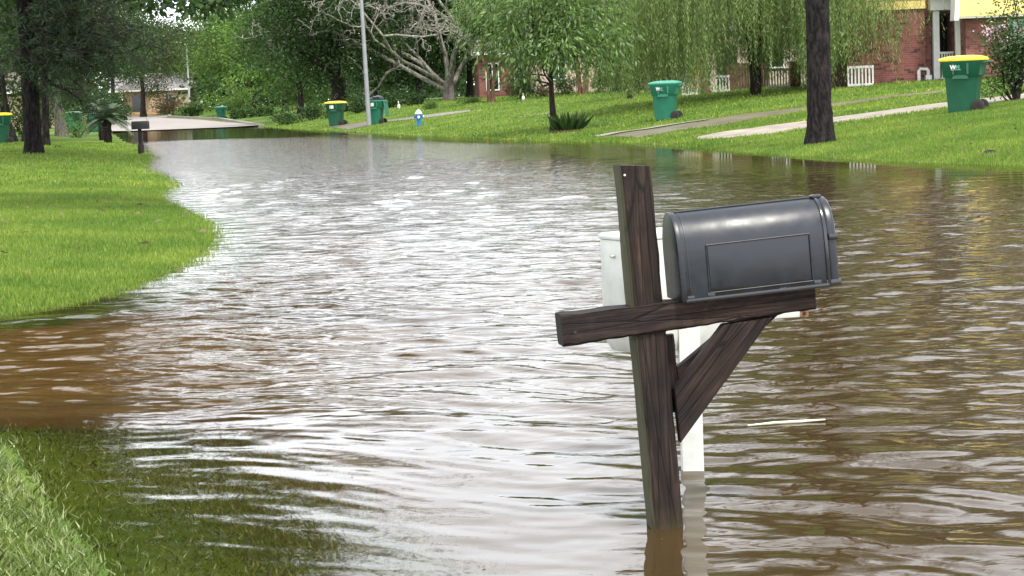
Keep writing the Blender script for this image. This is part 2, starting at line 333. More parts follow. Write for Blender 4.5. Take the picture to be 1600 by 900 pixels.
def woodmat(name, axis='Z', green=0.0):
    m, n, l, b = mat_new(name)
    t = n.new('ShaderNodeTexCoord'); p = n.new('ShaderNodeMapping')
    sc = {'Z': (55, 55, 2.2), 'X': (2.2, 55, 55)}[axis]; p.inputs['Scale'].default_value = sc
    z = n.new('ShaderNodeTexNoise'); z.inputs['Scale'].default_value = 1.0; z.inputs['Detail'].default_value = 10; z.inputs['Roughness'].default_value = 0.72; z.inputs['Distortion'].default_value = 0.9
    l.new(t.outputs['Object'], p.inputs['Vector']); l.new(p.outputs['Vector'], z.inputs['Vector'])
    # growth rings drawn out along the board, bent by knots
    pk = n.new('ShaderNodeMapping'); pk.inputs['Scale'].default_value = {'Z': (9, 9, .9), 'X': (.9, 9, 9)}[axis]
    zk = n.new('ShaderNodeTexNoise'); zk.inputs['Scale'].default_value = 1.2; zk.inputs['Detail'].default_value = 2
    l.new(t.outputs['Object'], pk.inputs['Vector']); l.new(pk.outputs['Vector'], zk.inputs['Vector'])
    mk = n.new('ShaderNodeMath'); mk.operation = 'MULTIPLY'; mk.inputs[1].default_value = 55.0; l.new(zk.outputs['Fac'], mk.inputs[0])
    sn = n.new('ShaderNodeMath'); sn.operation = 'SINE'; l.new(mk.outputs[0], sn.inputs[0])
    ad = n.new('ShaderNodeMath'); ad.operation = 'MULTIPLY_ADD'; ad.inputs[1].default_value = 0.04; l.new(sn.outputs[0], ad.inputs[0]); l.new(z.outputs['Fac'], ad.inputs[2])
    r = n.new('ShaderNodeValToRGB'); e = r.color_ramp.elements
    e[0].position = 0.30; e[0].color = (0.0035, 0.0027, 0.0025, 1); e[1].position = 0.76; e[1].color = (0.056, 0.043, 0.036, 1)
    x = e.new(0.52); x.color = (0.0165, 0.0112, 0.0098, 1)
    l.new(ad.outputs[0], r.inputs['Fac'])
    wv = n.new('ShaderNodeTexNoise'); wv.inputs['Scale'].default_value = 4.0; wv.inputs['Detail'].default_value = 5
    l.new(t.outputs['Object'], wv.inputs['Vector'])
    r2 = n.new('ShaderNodeValToRGB'); r2.color_ramp.elements[0].position = 0.36; r2.color_ramp.elements[1].position = 0.66
    r2.color_ramp.elements[0].color = (0.55, 0.52, 0.56, 1); r2.color_ramp.elements[1].color = (1.5, 1.22, 1.08, 1)
    l.new(wv.outputs['Fac'], r2.inputs['Fac'])
    mu = n.new('ShaderNodeMix'); mu.data_type = 'RGBA'; mu.blend_type = 'MULTIPLY'; mu.inputs['Factor'].default_value = 1.0
    l.new(r.outputs['Color'], mu.inputs['A']); l.new(r2.outputs['Color'], mu.inputs['B'])
    last = mu.outputs['Result']
    # drying checks: long thin cracks along the grain
    pc = n.new('ShaderNodeMapping'); pc.inputs['Scale'].default_value = {'Z': (26, 26, 1.6), 'X': (1.6, 26, 26)}[axis]
    vc = n.new('ShaderNodeTexVoronoi'); vc.feature = 'DISTANCE_TO_EDGE'; vc.inputs['Scale'].default_value = 1.0
    l.new(t.outputs['Object'], pc.inputs['Vector']); l.new(pc.outputs['Vector'], vc.inputs['Vector'])
    cr = n.new('ShaderNodeMapRange'); cr.inputs['From Min'].default_value = 0.0; cr.inputs['From Max'].default_value = 0.035; l.new(vc.outputs['Distance'], cr.inputs['Value'])
    mc = n.new('ShaderNodeMix'); mc.data_type = 'RGBA'; mc.blend_type = 'MULTIPLY'; mc.inputs['Factor'].default_value = 0.8
    l.new(last, mc.inputs['A']); l.new(cr.outputs[0], mc.inputs['B']); last = mc.outputs['Result']
    if green:                             # algae on the face that looks left along -x, a wet silted foot at the waterline
        sN = n.new('ShaderNodeSeparateXYZ'); l.new(t.outputs['Normal'], sN.inputs[0])
        a = n.new('ShaderNodeMath'); a.operation = 'MULTIPLY'; a.inputs[1].default_value = -green; a.use_clamp = True; l.new(sN.outputs['X'], a.inputs[0])
        a2 = n.new('ShaderNodeMath'); a2.operation = 'MULTIPLY'; l.new(a.outputs[0], a2.inputs[0]); l.new(z.outputs['Fac'], a2.inputs[1])
        mg = n.new('ShaderNodeMix'); mg.data_type = 'RGBA'; mg.inputs['B'].default_value = (0.075, 0.078, 0.036, 1)
        l.new(a2.outputs[0], mg.inputs['Factor']); l.new(last, mg.inputs['A']); last = mg.outputs['Result']
        sp = n.new('ShaderNodeSeparateXYZ'); l.new(t.outputs['Object'], sp.inputs[0])
        zz_ = n.new('ShaderNodeMath'); zz_.operation = 'MULTIPLY_ADD'; zz_.inputs[1].default_value = 0.10; l.new(wv.outputs['Fac'], zz_.inputs[0])
        ng = n.new('ShaderNodeMath'); ng.operation = 'MULTIPLY'; ng.inputs[1].default_value = -1.0; l.new(sp.outputs['Z'], ng.inputs[0]); l.new(ng.outputs[0], zz_.inputs[2])
        mr = n.new('ShaderNodeMapRange'); mr.inputs['From Min'].default_value = -0.03; mr.inputs['From Max'].default_value = 0.05; mr.inputs['To Max'].default_value = 0.55; l.new(zz_.outputs[0], mr.inputs['Value'])
        ms = n.new('ShaderNodeMix'); ms.data_type = 'RGBA'; ms.inputs['B'].default_value = (0.045, 0.036, 0.014, 1); l.new(mr.outputs[0], ms.inputs['Factor']); l.new(last, ms.inputs['A']); last = ms.outputs['Result']
    l.new(last, b.inputs['Base Color'])
    hh = n.new('ShaderNodeMath'); hh.operation = 'MULTIPLY_ADD'; hh.inputs[1].default_value = 0.5; l.new(cr.outputs[0], hh.inputs[0]); l.new(ad.outputs[0], hh.inputs[2])
    bp = n.new('ShaderNodeBump'); bp.inputs['Strength'].default_value = 0.9; bp.inputs['Distance'].default_value = 0.004
    l.new(hh.outputs[0], bp.inputs['Height']); l.new(bp.outputs['Normal'], b.inputs['Normal'])
    b.inputs['Roughness'].default_value = 0.7; b.inputs['Specular IOR Level'].default_value = 0.22
    return m
M['wood_z'] = woodmat('weathered_post_wood', 'Z', 1.3)
M['wood_x'] = woodmat('weathered_arm_wood', 'X')
def boxmat():
    m, n, l, b = mat_new('slate_mailbox_plastic')
    t = n.new('ShaderNodeTexCoord'); z = n.new('ShaderNodeTexNoise'); z.inputs['Scale'].default_value = 5; z.inputs['Detail'].default_value = 8; z.inputs['Distortion'].default_value = 1.2; z.inputs['Roughness'].default_value = 0.62
    l.new(t.outputs['Object'], z.inputs['Vector'])
    r = n.new('ShaderNodeValToRGB'); r.color_ramp.elements[0].position = 0.35; r.color_ramp.elements[1].position = 0.68
    r.color_ramp.elements[0].color = (0.0045, 0.007, 0.012, 1); r.color_ramp.elements[1].color = (0.011, 0.015, 0.023, 1)
    l.new(z.outputs['Fac'], r.inputs['Fac'])
    # dried splashes and dust, scratches along the length
    v = n.new('ShaderNodeTexVoronoi'); v.inputs['Scale'].default_value = 70; l.new(t.outputs['Object'], v.inputs['Vector'])
    d1 = n.new('ShaderNodeMapRange'); d1.inputs['From Min'].default_value = 0.10; d1.inputs['From Max'].default_value = 0.04; l.new(v.outputs['Distance'], d1.inputs['Value'])
    d2 = n.new('ShaderNodeMath'); d2.operation = 'GREATER_THAN'; d2.inputs[1].default_value = 0.55; l.new(z.outputs['Fac'], d2.inputs[0])
    d3 = n.new('ShaderNodeMath'); d3.operation = 'MULTIPLY'; l.new(d1.outputs[0], d3.inputs[0]); l.new(d2.outputs[0], d3.inputs[1])
    p = n.new('ShaderNodeMapping'); p.inputs['Scale'].default_value = (2.5, 60, 90); p.inputs['Rotation'].default_value = (0, R(12), 0); zs = n.new('ShaderNodeTexNoise'); zs.inputs['Scale'].default_value = 1.4; zs.inputs['Detail'].default_value = 3
    l.new(t.outputs['Object'], p.inputs['Vector']); l.new(p.outputs['Vector'], zs.inputs['Vector'])
    s1 = n.new('ShaderNodeMapRange'); s1.inputs['From Min'].default_value = 0.70; s1.inputs['From Max'].default_value = 0.76; s1.inputs['To Max'].default_value = 0.6; l.new(zs.outputs['Fac'], s1.inputs['Value'])
    mxx = n.new('ShaderNodeMath'); mxx.operation = 'MAXIMUM'; l.new(d3.outputs[0], mxx.inputs[0]); l.new(s1.outputs[0], mxx.inputs[1])
    mm = n.new('ShaderNodeMath'); mm.operation = 'MULTIPLY'; mm.inputs[1].default_value = 0.45; l.new(mxx.outputs[0], mm.inputs[0])
    c = n.new('ShaderNodeMix'); c.data_type = 'RGBA'; c.inputs['B'].default_value = (0.10, 0.10, 0.10, 1); l.new(mm.outputs[0], c.inputs['Factor']); l.new(r.outputs['Color'], c.inputs['A'])
    # rain water still hanging along the bottom edge: an uneven wet stain
    zw = n.new('ShaderNodeTexNoise'); zw.inputs['Scale'].default_value = 14; zw.inputs['Detail'].default_value = 2; l.new(t.outputs['Object'], zw.inputs['Vector'])
    sw = n.new('ShaderNodeSeparateXYZ'); l.new(t.outputs['Object'], sw.inputs[0])
    w1 = n.new('ShaderNodeMath'); w1.operation = 'MULTIPLY_ADD'; w1.inputs[1].default_value = 0.19; w1.inputs[2].default_value = 0.727 - 0.078; l.new(zw.outputs['Fac'], w1.inputs[0])
    w2 = n.new('ShaderNodeMath'); w2.operation = 'SUBTRACT'; l.new(w1.outputs[0], w2.inputs[0]); l.new(sw.outputs['Z'], w2.inputs[1])
    w3 = n.new('ShaderNodeMapRange'); w3.inputs['From Min'].default_value = 0.0; w3.inputs['From Max'].default_value = 0.004; l.new(w2.outputs[0], w3.inputs['Value'])
    cw = n.new('ShaderNodeMix'); cw.data_type = 'RGBA'; cw.inputs['B'].default_value = (0.003, 0.0035, 0.005, 1); l.new(w3.outputs[0], cw.inputs['Factor']); l.new(c.outputs['Result'], cw.inputs['A'])
    l.new(cw.outputs['Result'], b.inputs['Base Color'])
    q = n.new('ShaderNodeMapRange'); q.inputs['From Min'].default_value = 0.3; q.inputs['From Max'].default_value = 0.7; q.inputs['To Min'].default_value = 0.27; q.inputs['To Max'].default_value = 0.50; l.new(z.outputs['Fac'], q.inputs['Value']); l.new(q.outputs[0], b.inputs['Roughness'])
    b.inputs['Specular IOR Level'].default_value = 0.5
    z2 = n.new('ShaderNodeTexNoise'); z2.inputs['Scale'].default_value = 9; z2.inputs['Detail'].default_value = 2; l.new(t.outputs['Object'], z2.inputs['Vector'])
    bp = n.new('ShaderNodeBump'); bp.inputs['Strength'].default_value = 0.35; bp.inputs['Distance'].default_value = 0.006; l.new(z2.outputs['Fac'], bp.inputs['Height']); l.new(bp.outputs['Normal'], b.inputs['Normal'])
    return m
M['mailbox'] = boxmat()
M['wet_black'] = plain('wet_black', (0.012, 0.014, 0.018), 0.2, 0.6, 0.3, 12)

def groundmat():
    m, n, l, b = mat_new('lawn_soil')
    t = n.new('ShaderNodeTexCoord')
    z = n.new('ShaderNodeTexNoise'); z.inputs['Scale'].default_value = 9; z.inputs['Detail'].default_value = 9; z.inputs['Roughness'].default_value = 0.75
    z2 = n.new('ShaderNodeTexNoise'); z2.inputs['Scale'].default_value = 0.35; z2.inputs['Detail'].default_value = 5
    l.new(t.outputs['Object'], z.inputs['Vector']); l.new(t.outputs['Object'], z2.inputs['Vector'])
    r = n.new('ShaderNodeValToRGB'); r.color_ramp.elements[0].position = 0.3; r.color_ramp.elements[1].position = 0.72
    r.color_ramp.elements[0].color = (0.055, 0.10, 0.016, 1); r.color_ramp.elements[1].color = (0.125, 0.20, 0.034, 1); l.new(z.outputs['Fac'], r.inputs['Fac'])
    r2 = n.new('ShaderNodeValToRGB'); r2.color_ramp.elements[0].position = 0.35; r2.color_ramp.elements[1].position = 0.68
    r2.color_ramp.elements[0].color = (0.6, 0.74, 0.7, 1); r2.color_ramp.elements[1].color = (1.3, 1.12, 1.1, 1); l.new(z2.outputs['Fac'], r2.inputs['Fac'])
    mu = n.new('ShaderNodeMix'); mu.data_type = 'RGBA'; mu.blend_type = 'MULTIPLY'; mu.inputs['Factor'].default_value = 1
    l.new(r.outputs['Color'], mu.inputs['A']); l.new(r2.outputs['Color'], mu.inputs['B'])
    at_ = n.new('ShaderNodeAttribute'); at_.attribute_name = 'mud'
    r3 = n.new('ShaderNodeValToRGB'); r3.color_ramp.elements[0].color = (0.165, 0.102, 0.045, 1); r3.color_ramp.elements[1].color = (0.26, 0.168, 0.078, 1); l.new(z.outputs['Fac'], r3.inputs['Fac'])
    mm = n.new('ShaderNodeMix'); mm.data_type = 'RGBA'; l.new(at_.outputs['Fac'], mm.inputs['Factor']); l.new(mu.outputs['Result'], mm.inputs['A']); l.new(r3.outputs['Color'], mm.inputs['B'])
    l.new(mm.outputs['Result'], b.inputs['Base Color']); b.inputs['Roughness'].default_value = 0.95; b.inputs['Specular IOR Level'].default_value = 0.1
    bp = n.new('ShaderNodeBump'); bp.inputs['Strength'].default_value = 0.6; bp.inputs['Distance'].default_value = 0.05; l.new(z.outputs['Fac'], bp.inputs['Height']); l.new(bp.outputs['Normal'], b.inputs['Normal'])
    return m
M['ground'] = groundmat()
def watermat():
    m, n, l, b = mat_new('muddy_water'); n.remove(b); o = n['Material Output']
    t = n.new('ShaderNodeTexCoord')
    am = n.new('ShaderNodeAttribute'); am.attribute_name = 'ripple'
    op = n.new('ShaderNodeAttribute'); op.attribute_name = 'turbid'
    p1 = n.new('ShaderNodeMapping'); p1.inputs['Scale'].default_value = (5.0, 10.0, 1); p1.inputs['Rotation'].default_value = (0, 0, R(-4))
    z1 = n.new('ShaderNodeTexNoise'); z1.inputs['Scale'].default_value = 1.0; z1.inputs['Detail'].default_value = 3; z1.inputs['Distortion'].default_value = 0.5
    l.new(t.outputs['Object'], p1.inputs['Vector']); l.new(p1.outputs['Vector'], z1.inputs['Vector'])
    mul = n.new('ShaderNodeMath'); mul.operation = 'MULTIPLY'; l.new(z1.outputs['Fac'], mul.inputs[0]); l.new(am.outputs['Fac'], mul.inputs[1])
    bp = n.new('ShaderNodeBump'); bp.inputs['Strength'].default_value = 1.0; bp.inputs['Distance'].default_value = 0.007
    l.new(mul.outputs[0], bp.inputs['Height'])
    fr = n.new('ShaderNodeFresnel'); fr.inputs['IOR'].default_value = 1.33; l.new(bp.outputs['Normal'], fr.inputs['Normal'])
    gl = n.new('ShaderNodeBsdfGlossy'); gl.inputs['Roughness'].default_value = 0.03; l.new(bp.outputs['Normal'], gl.inputs['Normal'])
    zc = n.new('ShaderNodeTexNoise'); zc.inputs['Scale'].default_value = 0.5; zc.inputs['Detail'].default_value = 4; l.new(t.outputs['Object'], zc.inputs['Vector'])
    rc = n.new('ShaderNodeValToRGB'); rc.color_ramp.elements[0].color = (0.036, 0.0225, 0.009, 1); rc.color_ramp.elements[1].color = (0.062, 0.040, 0.0165, 1); l.new(zc.outputs['Fac'], rc.inputs['Fac'])
    df = n.new('ShaderNodeBsdfDiffuse'); l.new(rc.outputs['Color'], df.inputs['Color'])
    tr = n.new('ShaderNodeBsdfTransparent'); tr.inputs['Color'].default_value = (0.86, 0.80, 0.62, 1)
    b1 = n.new('ShaderNodeMixShader'); l.new(op.outputs['Fac'], b1.inputs[0]); l.new(tr.outputs[0], b1.inputs[1]); l.new(df.outputs[0], b1.inputs[2])
    b2 = n.new('ShaderNodeMixShader'); l.new(fr.outputs[0], b2.inputs[0]); l.new(b1.outputs[0], b2.inputs[1]); l.new(gl.outputs[0], b2.inputs[2])
    l.new(b2.outputs[0], o.inputs['Surface']); return m
M['water'] = watermat()

# ------------------------------------------------------------------ ground and water
def grid(ys, us, xf):
    Y = np.repeat(ys[:, None], len(us), 1); X = xf(ys)[:, None] * us[None, :]
    n = len(us); i = np.arange(len(ys) - 1)[:, None] * n + np.arange(n - 1)[None, :]
    F = np.stack([i, i + 1, i + n + 1, i + n], -1).reshape(-1, 4)
    return X.ravel(), Y.ravel(), F
ys = np.concatenate([np.linspace(-6, 4, 30, endpoint=False), np.linspace(4, 14, 140, endpoint=False), np.geomspace(14, 700, 420)])
uu = np.linspace(-1, 1, 420); us = 0.35 * uu + 0.65 * uu ** 3
X, Y, F = grid(ys, us, lambda y: 9 + np.maximum(y, 0) * 0.85)
Z = hgt(X, Y)
me = np_mesh('ground', np.stack([X, Y, Z], 1), F)
sl, sr = shores(X, Y); so = np.maximum(sl, sr)
rng = np.random.default_rng(5)
wob = 0.25 * np.sin(X * 2.3 + 1) * np.sin(Y * 1.4) + 0.15 * np.sin(X * 5.1 + Y * 3.3)
nearlawn = (Y < 9.25) & (sl > -1.05 + wob * 0.9)
mud = np.where(so + wob * 0.3 > -0.55, 0.0, 1.0); mud = np.where(nearlawn, 0.0, mud)
mud = np.where((Y > 8.95) & (Y < 12.6) & (sr < 0) & (X > -9), 1.0, mud)
attr(me, 'mud', mud)
tag(link_mesh('ground', me, M['ground'], None, True), kind='structure')

def waves(X, Y):
    rng = np.random.default_rng(11); Z = np.zeros_like(X); 
    wx = X + 0.35 * np.sin(Y * 0.55 + 1.0) + 0.12 * np.sin(Y * 1.9 + X * 1.1)
    wy = Y + 0.22 * np.sin(X * 0.9 + 0.4) + 0.10 * np.sin(X * 2.7 - Y * 0.7) + 0.3 * np.sin(X * 0.31 + Y * 0.17)
    dYloc = np.maximum(0.006, Y * Y / 4200.0 * 0.8)
    N = 60; lam = np.geomspace(0.10, 0.85, N)
    for i in range(N):
        th = rng.normal(0, 0.52) + 0.06
        k = 2 * PI / lam[i]; slope = np.interp(Y, [6, 16, 40], [0.019, 0.028, 0.040]) * (0.6 + 0.8 * rng.random()) * (1.0 if lam[i] < 0.8 else 0.7)
        amp = slope / k
        ph = rng.random() * 2 * PI
        env = 0.55 + 0.45 * np.sin(X * rng.normal(0, 0.9) + Y * rng.normal(0, 0.5) + rng.random() * 6)
        fade = np.clip((lam[i] / dYloc - 1.6) / 1.6, 0, 1)
        Z += amp * env * fade * np.sin(k * (wx * math.sin(th) + wy * math.cos(th)) + ph)
    return Z
rows = [4.6]
while rows[-1] < 170: rows.append(rows[-1] + max(0.006, rows[-1] ** 2 / 4200.0 * 0.8))
ys = np.array(rows); us = np.linspace(-1, 1, 700)
X, Y, F = grid(ys, us, lambda y: 1.2 + y * 0.36)
sl, sr = shores(X, Y)
calm = 0.05 + 0.95 * sstep(0, 1, (-sr - 0.6) / np.interp(Y, [30, 44, 56], [6.5, 5.0, 3.0]))
calm *= 1 - 0.93 * sstep(74, 82, Y + X * 0.25)
calm *= np.where(Y < 12.8, 0.16 + 0.84 * sstep(0.5, 2.9, -sl), 0.25 + 0.75 * sstep(0.1, 1.2, -sl))
Zw = waves(X, Y) * calm
dep = np.maximum(-hgt(X, Y), 0.0)
turb = 1 - np.exp(-dep * np.where(Y > 8.9, np.where((Y < 13.3) & (X < -.2), 4.0, 6.5), np.interp(X, [-.9, .2], [4.2, 9.0])))
drive = sstep(9.05, 9.35, Y + 0.05 * np.sin(X * 3)) * (1 - sstep(12.6, 13.3, Y)) 
me = np_mesh('water', np.stack([X, Y, Zw], 1), F)
attr(me, 'ripple', np.maximum(calm - 0.046, 0.004) * np.interp(Y, [6, 14, 35, 60], [0.5, 1.1, 3.2, 5.0])); attr(me, 'turbid', turb)
tag(link_mesh('water', me, M['water'], None, True), kind='structure')

def strip(name, A, B, mat, lift=0.006, n=60, thick=0.0):
    """a sheet draped over the ground between two lines given as ground points"""
    def resample(P):
        P = np.array([p[:2] for p in P]); d = np.r_[0, np.cumsum(np.linalg.norm(np.diff(P, axis=0), axis=1))]
        t = np.linspace(0, d[-1], n); return np.stack([np.interp(t, d, P[:, 0]), np.interp(t, d, P[:, 1])], 1)
    a, b = resample(A), resample(B); m = 7
    V = []
    for j in range(m):
        q = a + (b - a) * j / (m - 1); V.append(np.c_[q, hgt(q[:, 0], q[:, 1]) + lift])
    V = np.concatenate(V); i = np.arange(m - 1)[:, None] * n + np.arange(n - 1)[None]
    Fq = np.stack([i, i + 1, i + n + 1, i + n], -1).reshape(-1, 4)
    return tag(link_mesh(name, np_mesh(name, V, Fq), mat, None, True), kind='structure')
def gp(*L): return [hit(*p)[0] for p in L]
strip('driveway', gp((1092, 214), (1200, 197), (1259, 190), (1478, 161), (1640, 142)), gp((1088, 219), (1200, 211.5), (1259, 202), (1306, 194), (1480, 170), (1640, 152)), M['concrete'], 0.02)
strip('path', gp((931, 214.5), (1027, 199.5), (1107, 188), (1200, 175), (1303, 162), (1474, 141)), gp((997, 216.5), (1067, 203.5), (1200, 183.5), (1303, 168), (1474, 145.5)), M['wet_concrete'], 0.02)
strip('path_edge', gp((929, 214.6), (1027, 199.2), (1107, 187.6)), gp((935, 216), (1027, 201), (1107, 188.6)), M['kerb'], 0.05)
strip('side_path', gp((512, 198), (600, 188.5), (735, 172)), gp((545, 203), (600, 191.5), (735, 175)), M['wet_concrete'], 0.02)
strip('footpath', gp((812, 183), (862, 175)), gp((812, 184.6), (862, 177)), M['concrete'], 0.02)
# the dry end of the street and its kerb
yy = np.linspace(126, 232, 40)
strip('road', [(np.interp(y, LSy, LSx) - 0.2, y) for y in yy], [(np.interp(y, RSy, RSx) + 0.1, y) for y in yy], M['road_dry'], 0.07)
kb = MB()
for a, b in zip(yy[:-1], yy[1:]):
    xa, xb = np.interp([a, b], RSy, RSx) + 0.1; z0, z1 = gz(xa - .3, a) - .1, gz(xb - .3, b) - .1
    kb.loft([[(xa, a, z0), (xa + .45, a, z0), (xa + .45, a, z0 + .26), (xa, a, z0 + .26)], [(xb, b, z1), (xb + .45, b, z1), (xb + .45, b, z1 + .26), (xb, b, z1 + .26)]])
tag(kb.build('kerb', M['kerb']), kind='structure')

# ------------------------------------------------------------------ grass blades
def blades(name, X, Y, hmin, hmax, wid, mat, seed, lean=0.45, zoff=0.0, drown=False):
    rng = np.random.default_rng(seed); n = len(X)
    Z = hgt(X, Y) + zoff; h = rng.uniform(hmin, hmax, n)
    if drown: h = np.where((Z < 0.004) & (rng.random(n) < 0.985), np.minimum(h, np.maximum(-Z * 0.8 - .004, .004)), h)
    a = rng.uniform(0, 2 * PI, n); ln = rng.uniform(0.1, 1, n) * lean
    q = rng.uniform(0, 2 * PI, n); wd = wid * rng.uniform(0.6, 1.3, n)
    B = np.stack([X, Y, Z - 0.01], 1); s = np.stack([np.cos(q), np.sin(q), 0 * q], 1) * wd[:, None] / 2
    T = B + np.stack([np.cos(a) * ln * h, np.sin(a) * ln * h, h], 1); Mid = B + np.stack([np.cos(a) * ln * h * .3, np.sin(a) * ln * h * .3, h * .55], 1)
    V = np.stack([B - s, B + s, Mid + s * .8, T, Mid - s * .8], 1).reshape(-1, 3)
    i = np.arange(n)[:, None] * 5; Fb = i + np.arange(5)[None]
    return link_mesh(name, np_mesh(name, V, Fb), mat)
def scatter(n, y0, y1, xl, xr, seed, side, pw=1.0, smin=-0.12, smax=1e9):
    rng = np.random.default_rng(seed); y = y0 + (y1 - y0) * rng.random(n) ** pw
    x = xl(y) + (xr(y) - xl(y)) * rng.random(n)
    sl, sr = shores(x, y); s = sl if side == 'L' else sr
    k = (s > smin + 0.16 * rng.normal(size=n)) & (s < smax); return x[k], y[k]
shoreL = lambda y: np.interp(y, LSy, LSx) + 0.25
shoreR = lambda y: np.interp(y, RSy, RSx) - 0.25
x, y = scatter(480000, 12.9, 34, lambda y: -0.48 * y - 3.0, shoreL, 1, 'L', 1.25)
tag(blades('grass', x, y, 0.03, 0.07, 0.008, M['grass_blade'], 2), kind='stuff')
x, y = scatter(110000, 34, 80, lambda y: -0.42 * y - 3, shoreL, 3, 'L', 1.3)
tag(blades('grass', x, y, 0.05, 0.10, 0.028, M['grass_blade'], 4), kind='stuff')
x, y = scatter(300000, 27, 58, shoreR, lambda y: 0.38 * y + 2.5, 5, 'R', 1.2, -0.12, 7.5)
def clear(x, y, lines):                 # keep blades off the drives
    k = np.ones(len(x), bool)
    for A, B in lines:
        A = np.array([p[:2] for p in A]); B = np.array([p[:2] for p in B])
        poly = np.concatenate([A, B[::-1]]); ins = np.zeros(len(x), bool)
        for (x0, y0), (x1, y1) in zip(poly, np.roll(poly, -1, 0)):
            c = ((y0 > y) != (y1 > y)) & (x < (x1 - x0) * (y - y0) / (y1 - y0 + 1e-12) + x0); ins ^= c
        k &= ~ins
    return x[k], y[k]
lines = [(gp((1092, 214), (1200, 197), (1259, 190), (1478, 161), (1640, 142)), gp((1088, 219), (1200, 211.5), (1259, 202), (1306, 194), (1480, 170), (1640, 152))),
         (gp((931, 214.5), (1027, 199.5), (1107, 188), (1200, 175), (1303, 162), (1474, 141)), gp((997, 216.5), (1067, 203.5), (1200, 183.5), (1303, 168), (1474, 145.5))),
         (gp((512, 198), (600, 188.5), (735, 172)), gp((545, 203), (600, 191.5), (735, 175)))]
x, y = clear(x, y, lines)
tag(blades('grass', x, y, 0.035, 0.08, 0.012, M['grass_blade'], 6), kind='stuff')
x, y = scatter(130000, 45, 125, shoreR, lambda y: 0.34 * y + 2, 7, 'R', 1.3, -0.12, 17.0)
x, y = clear(x, y, lines)
tag(blades('grass', x, y, 0.05, 0.11, 0.04, M['grass_blade'], 8), kind='stuff')
x, y = scatter(130000, 3.5, 9.3, lambda y: -0.55 * y - 1.2, lambda y: np.interp(y, LSy, LSx) + 1.3, 9, 'L', 1.0, -1.1)
tag(blades('drowned_grass', x, y, 0.02, 0.06, 0.006, M['grass_near'], 10, 1.3, 0.0, True), kind='stuff')
x, y = scatter(70000, 2.5, 9.2, lambda y: -0.6 * y - 1.8, lambda y: np.interp(y, LSy, LSx) + .4, 12, 'L', 1.0, -0.08)
tag(blades('grass', x, y, 0.015, 0.05, 0.006, M['grass_near'], 13, 1.2), kind='stuff')

# ------------------------------------------------------------------ foliage helpers
def unit(v): return v / (np.linalg.norm(v, axis=-1, keepdims=True) + 1e-9)
def leaves(name, P, D, Ln, Wd, mat, parent, rng, per=0):
    n = len(P); D = unit(D); S = unit(np.cross(D, rng.normal(size=(n, 3))))
    Ln = np.broadcast_to(Ln, n)[:, None] * rng.uniform(0.7, 1.3, (n, 1)); Wd = np.broadcast_to(Wd, n)[:, None] * rng.uniform(0.7, 1.3, (n, 1))
    V = np.stack([P, P + D * Ln * .45 + S * Wd / 2, P + D * Ln, P + D * Ln * .45 - S * Wd / 2], 1).reshape(-1, 3)
    me = np_mesh(name, V, np.arange(4 * n).reshape(n, 4))
    if per > 0: tone = np.repeat(rng.normal(size=n // per + 1), per)[:n] * 0.20 + 1.0       # each spray of leaves a little younger or older
    else: tone = np.ones(n)
    attr(me, 'tone', np.repeat(np.clip(tone, .55, 1.6), 4))
    return link_mesh(name, me, mat, parent)
def clumps(rng, c, rad, ncl, lo=0.25, flat=0.0):
    d = unit(rng.normal(size=(ncl, 3))); r = rng.uniform(lo, 1.0, (ncl, 1)) ** 0.6
    lump = 1 + 0.22 * np.sin(d[:, :1] * 5 + 1.3) * np.sin(d[:, 1:2] * 4) + 0.15 * rng.normal(size=(ncl, 1))
    return np.asarray(c) + d * r * lump * np.asarray(rad)
def leaf_cloud(rng, C, cr, per, droop=0.35):
    n = len(C) * per; base = np.repeat(C, per, 0)
    off = rng.normal(size=(n, 3)) * np.array([1, 1, 0.62]) * cr * 0.5
    D = unit(off) + rng.normal(size=(n, 3)) * 0.5 + np.array([0, 0, -droop])
    return base + off, D
def wander(rng, a, b, k=5, j=0.06):
    a, b = np.asarray(a, float), np.asarray(b, float); L_ = np.linalg.norm(b - a)
    P = [a + (b - a) * t for t in np.linspace(0, 1, k)]
    for i in range(1, k - 1): P[i] = P[i] + rng.normal(size=3) * j * L_
    return P
def tree(name, label, base, H, rad, cz, leafm, barkm, tr, ncl, per, Ll, Lw, seed, cat='tree', group=None, cr=None, lean=(0, 0), limbs=9, lo=0.25, stems=1, spread=0.0, droop=0.35, fork_z=None):
    rng = np.random.default_rng(seed); t = thing(name, label, cat, base, 0, group)
    top = np.array([lean[0], lean[1], H * 0.9]); cc = np.array([lean[0], lean[1], cz])
    C = clumps(rng, cc, rad, ncl, lo)
    mb = MB()
    for s in range(stems):
        a = 2 * PI * s / max(stems, 1) + 0.5; o = np.array([math.cos(a), math.sin(a), 0]) * spread
        fork = np.array([lean[0] * .5, lean[1] * .5, cz - rad[2] * 0.75]) + o * 3.0; fork[2] = fork_z or max(fork[2], 0.35 * cz)
        P = wander(rng, o * .8 + np.array([0, 0, -0.15]), fork, 5, 0.012) + wander(rng, fork, top * np.array([1, 1, .9]) + o * 4, 4, 0.05)[1:]
        rr = np.linspace(tr, tr * 0.25, len(P)); rr[0] *= 1.45; rr[1] *= 1.05
        mb.tube(P, rr, 10)
        idx = rng.choice(len(C), min(limbs, len(C)), replace=False)
        for i in idx:
            st = P[int(rng.integers(3, len(P) - 1))]
            W = wander(rng, st, C[i], 5, 0.08); mb.tube(W, np.linspace(tr * .30, tr * .05, 5), 5)
    mb.build('trunk', barkm, t, True)
    cr = cr or max(rad) * 0.235
    P, D = leaf_cloud(rng, C, cr, per, droop)
    leaves('crown', P, D, Ll, Lw, leafm, t, rng, per)
    return t
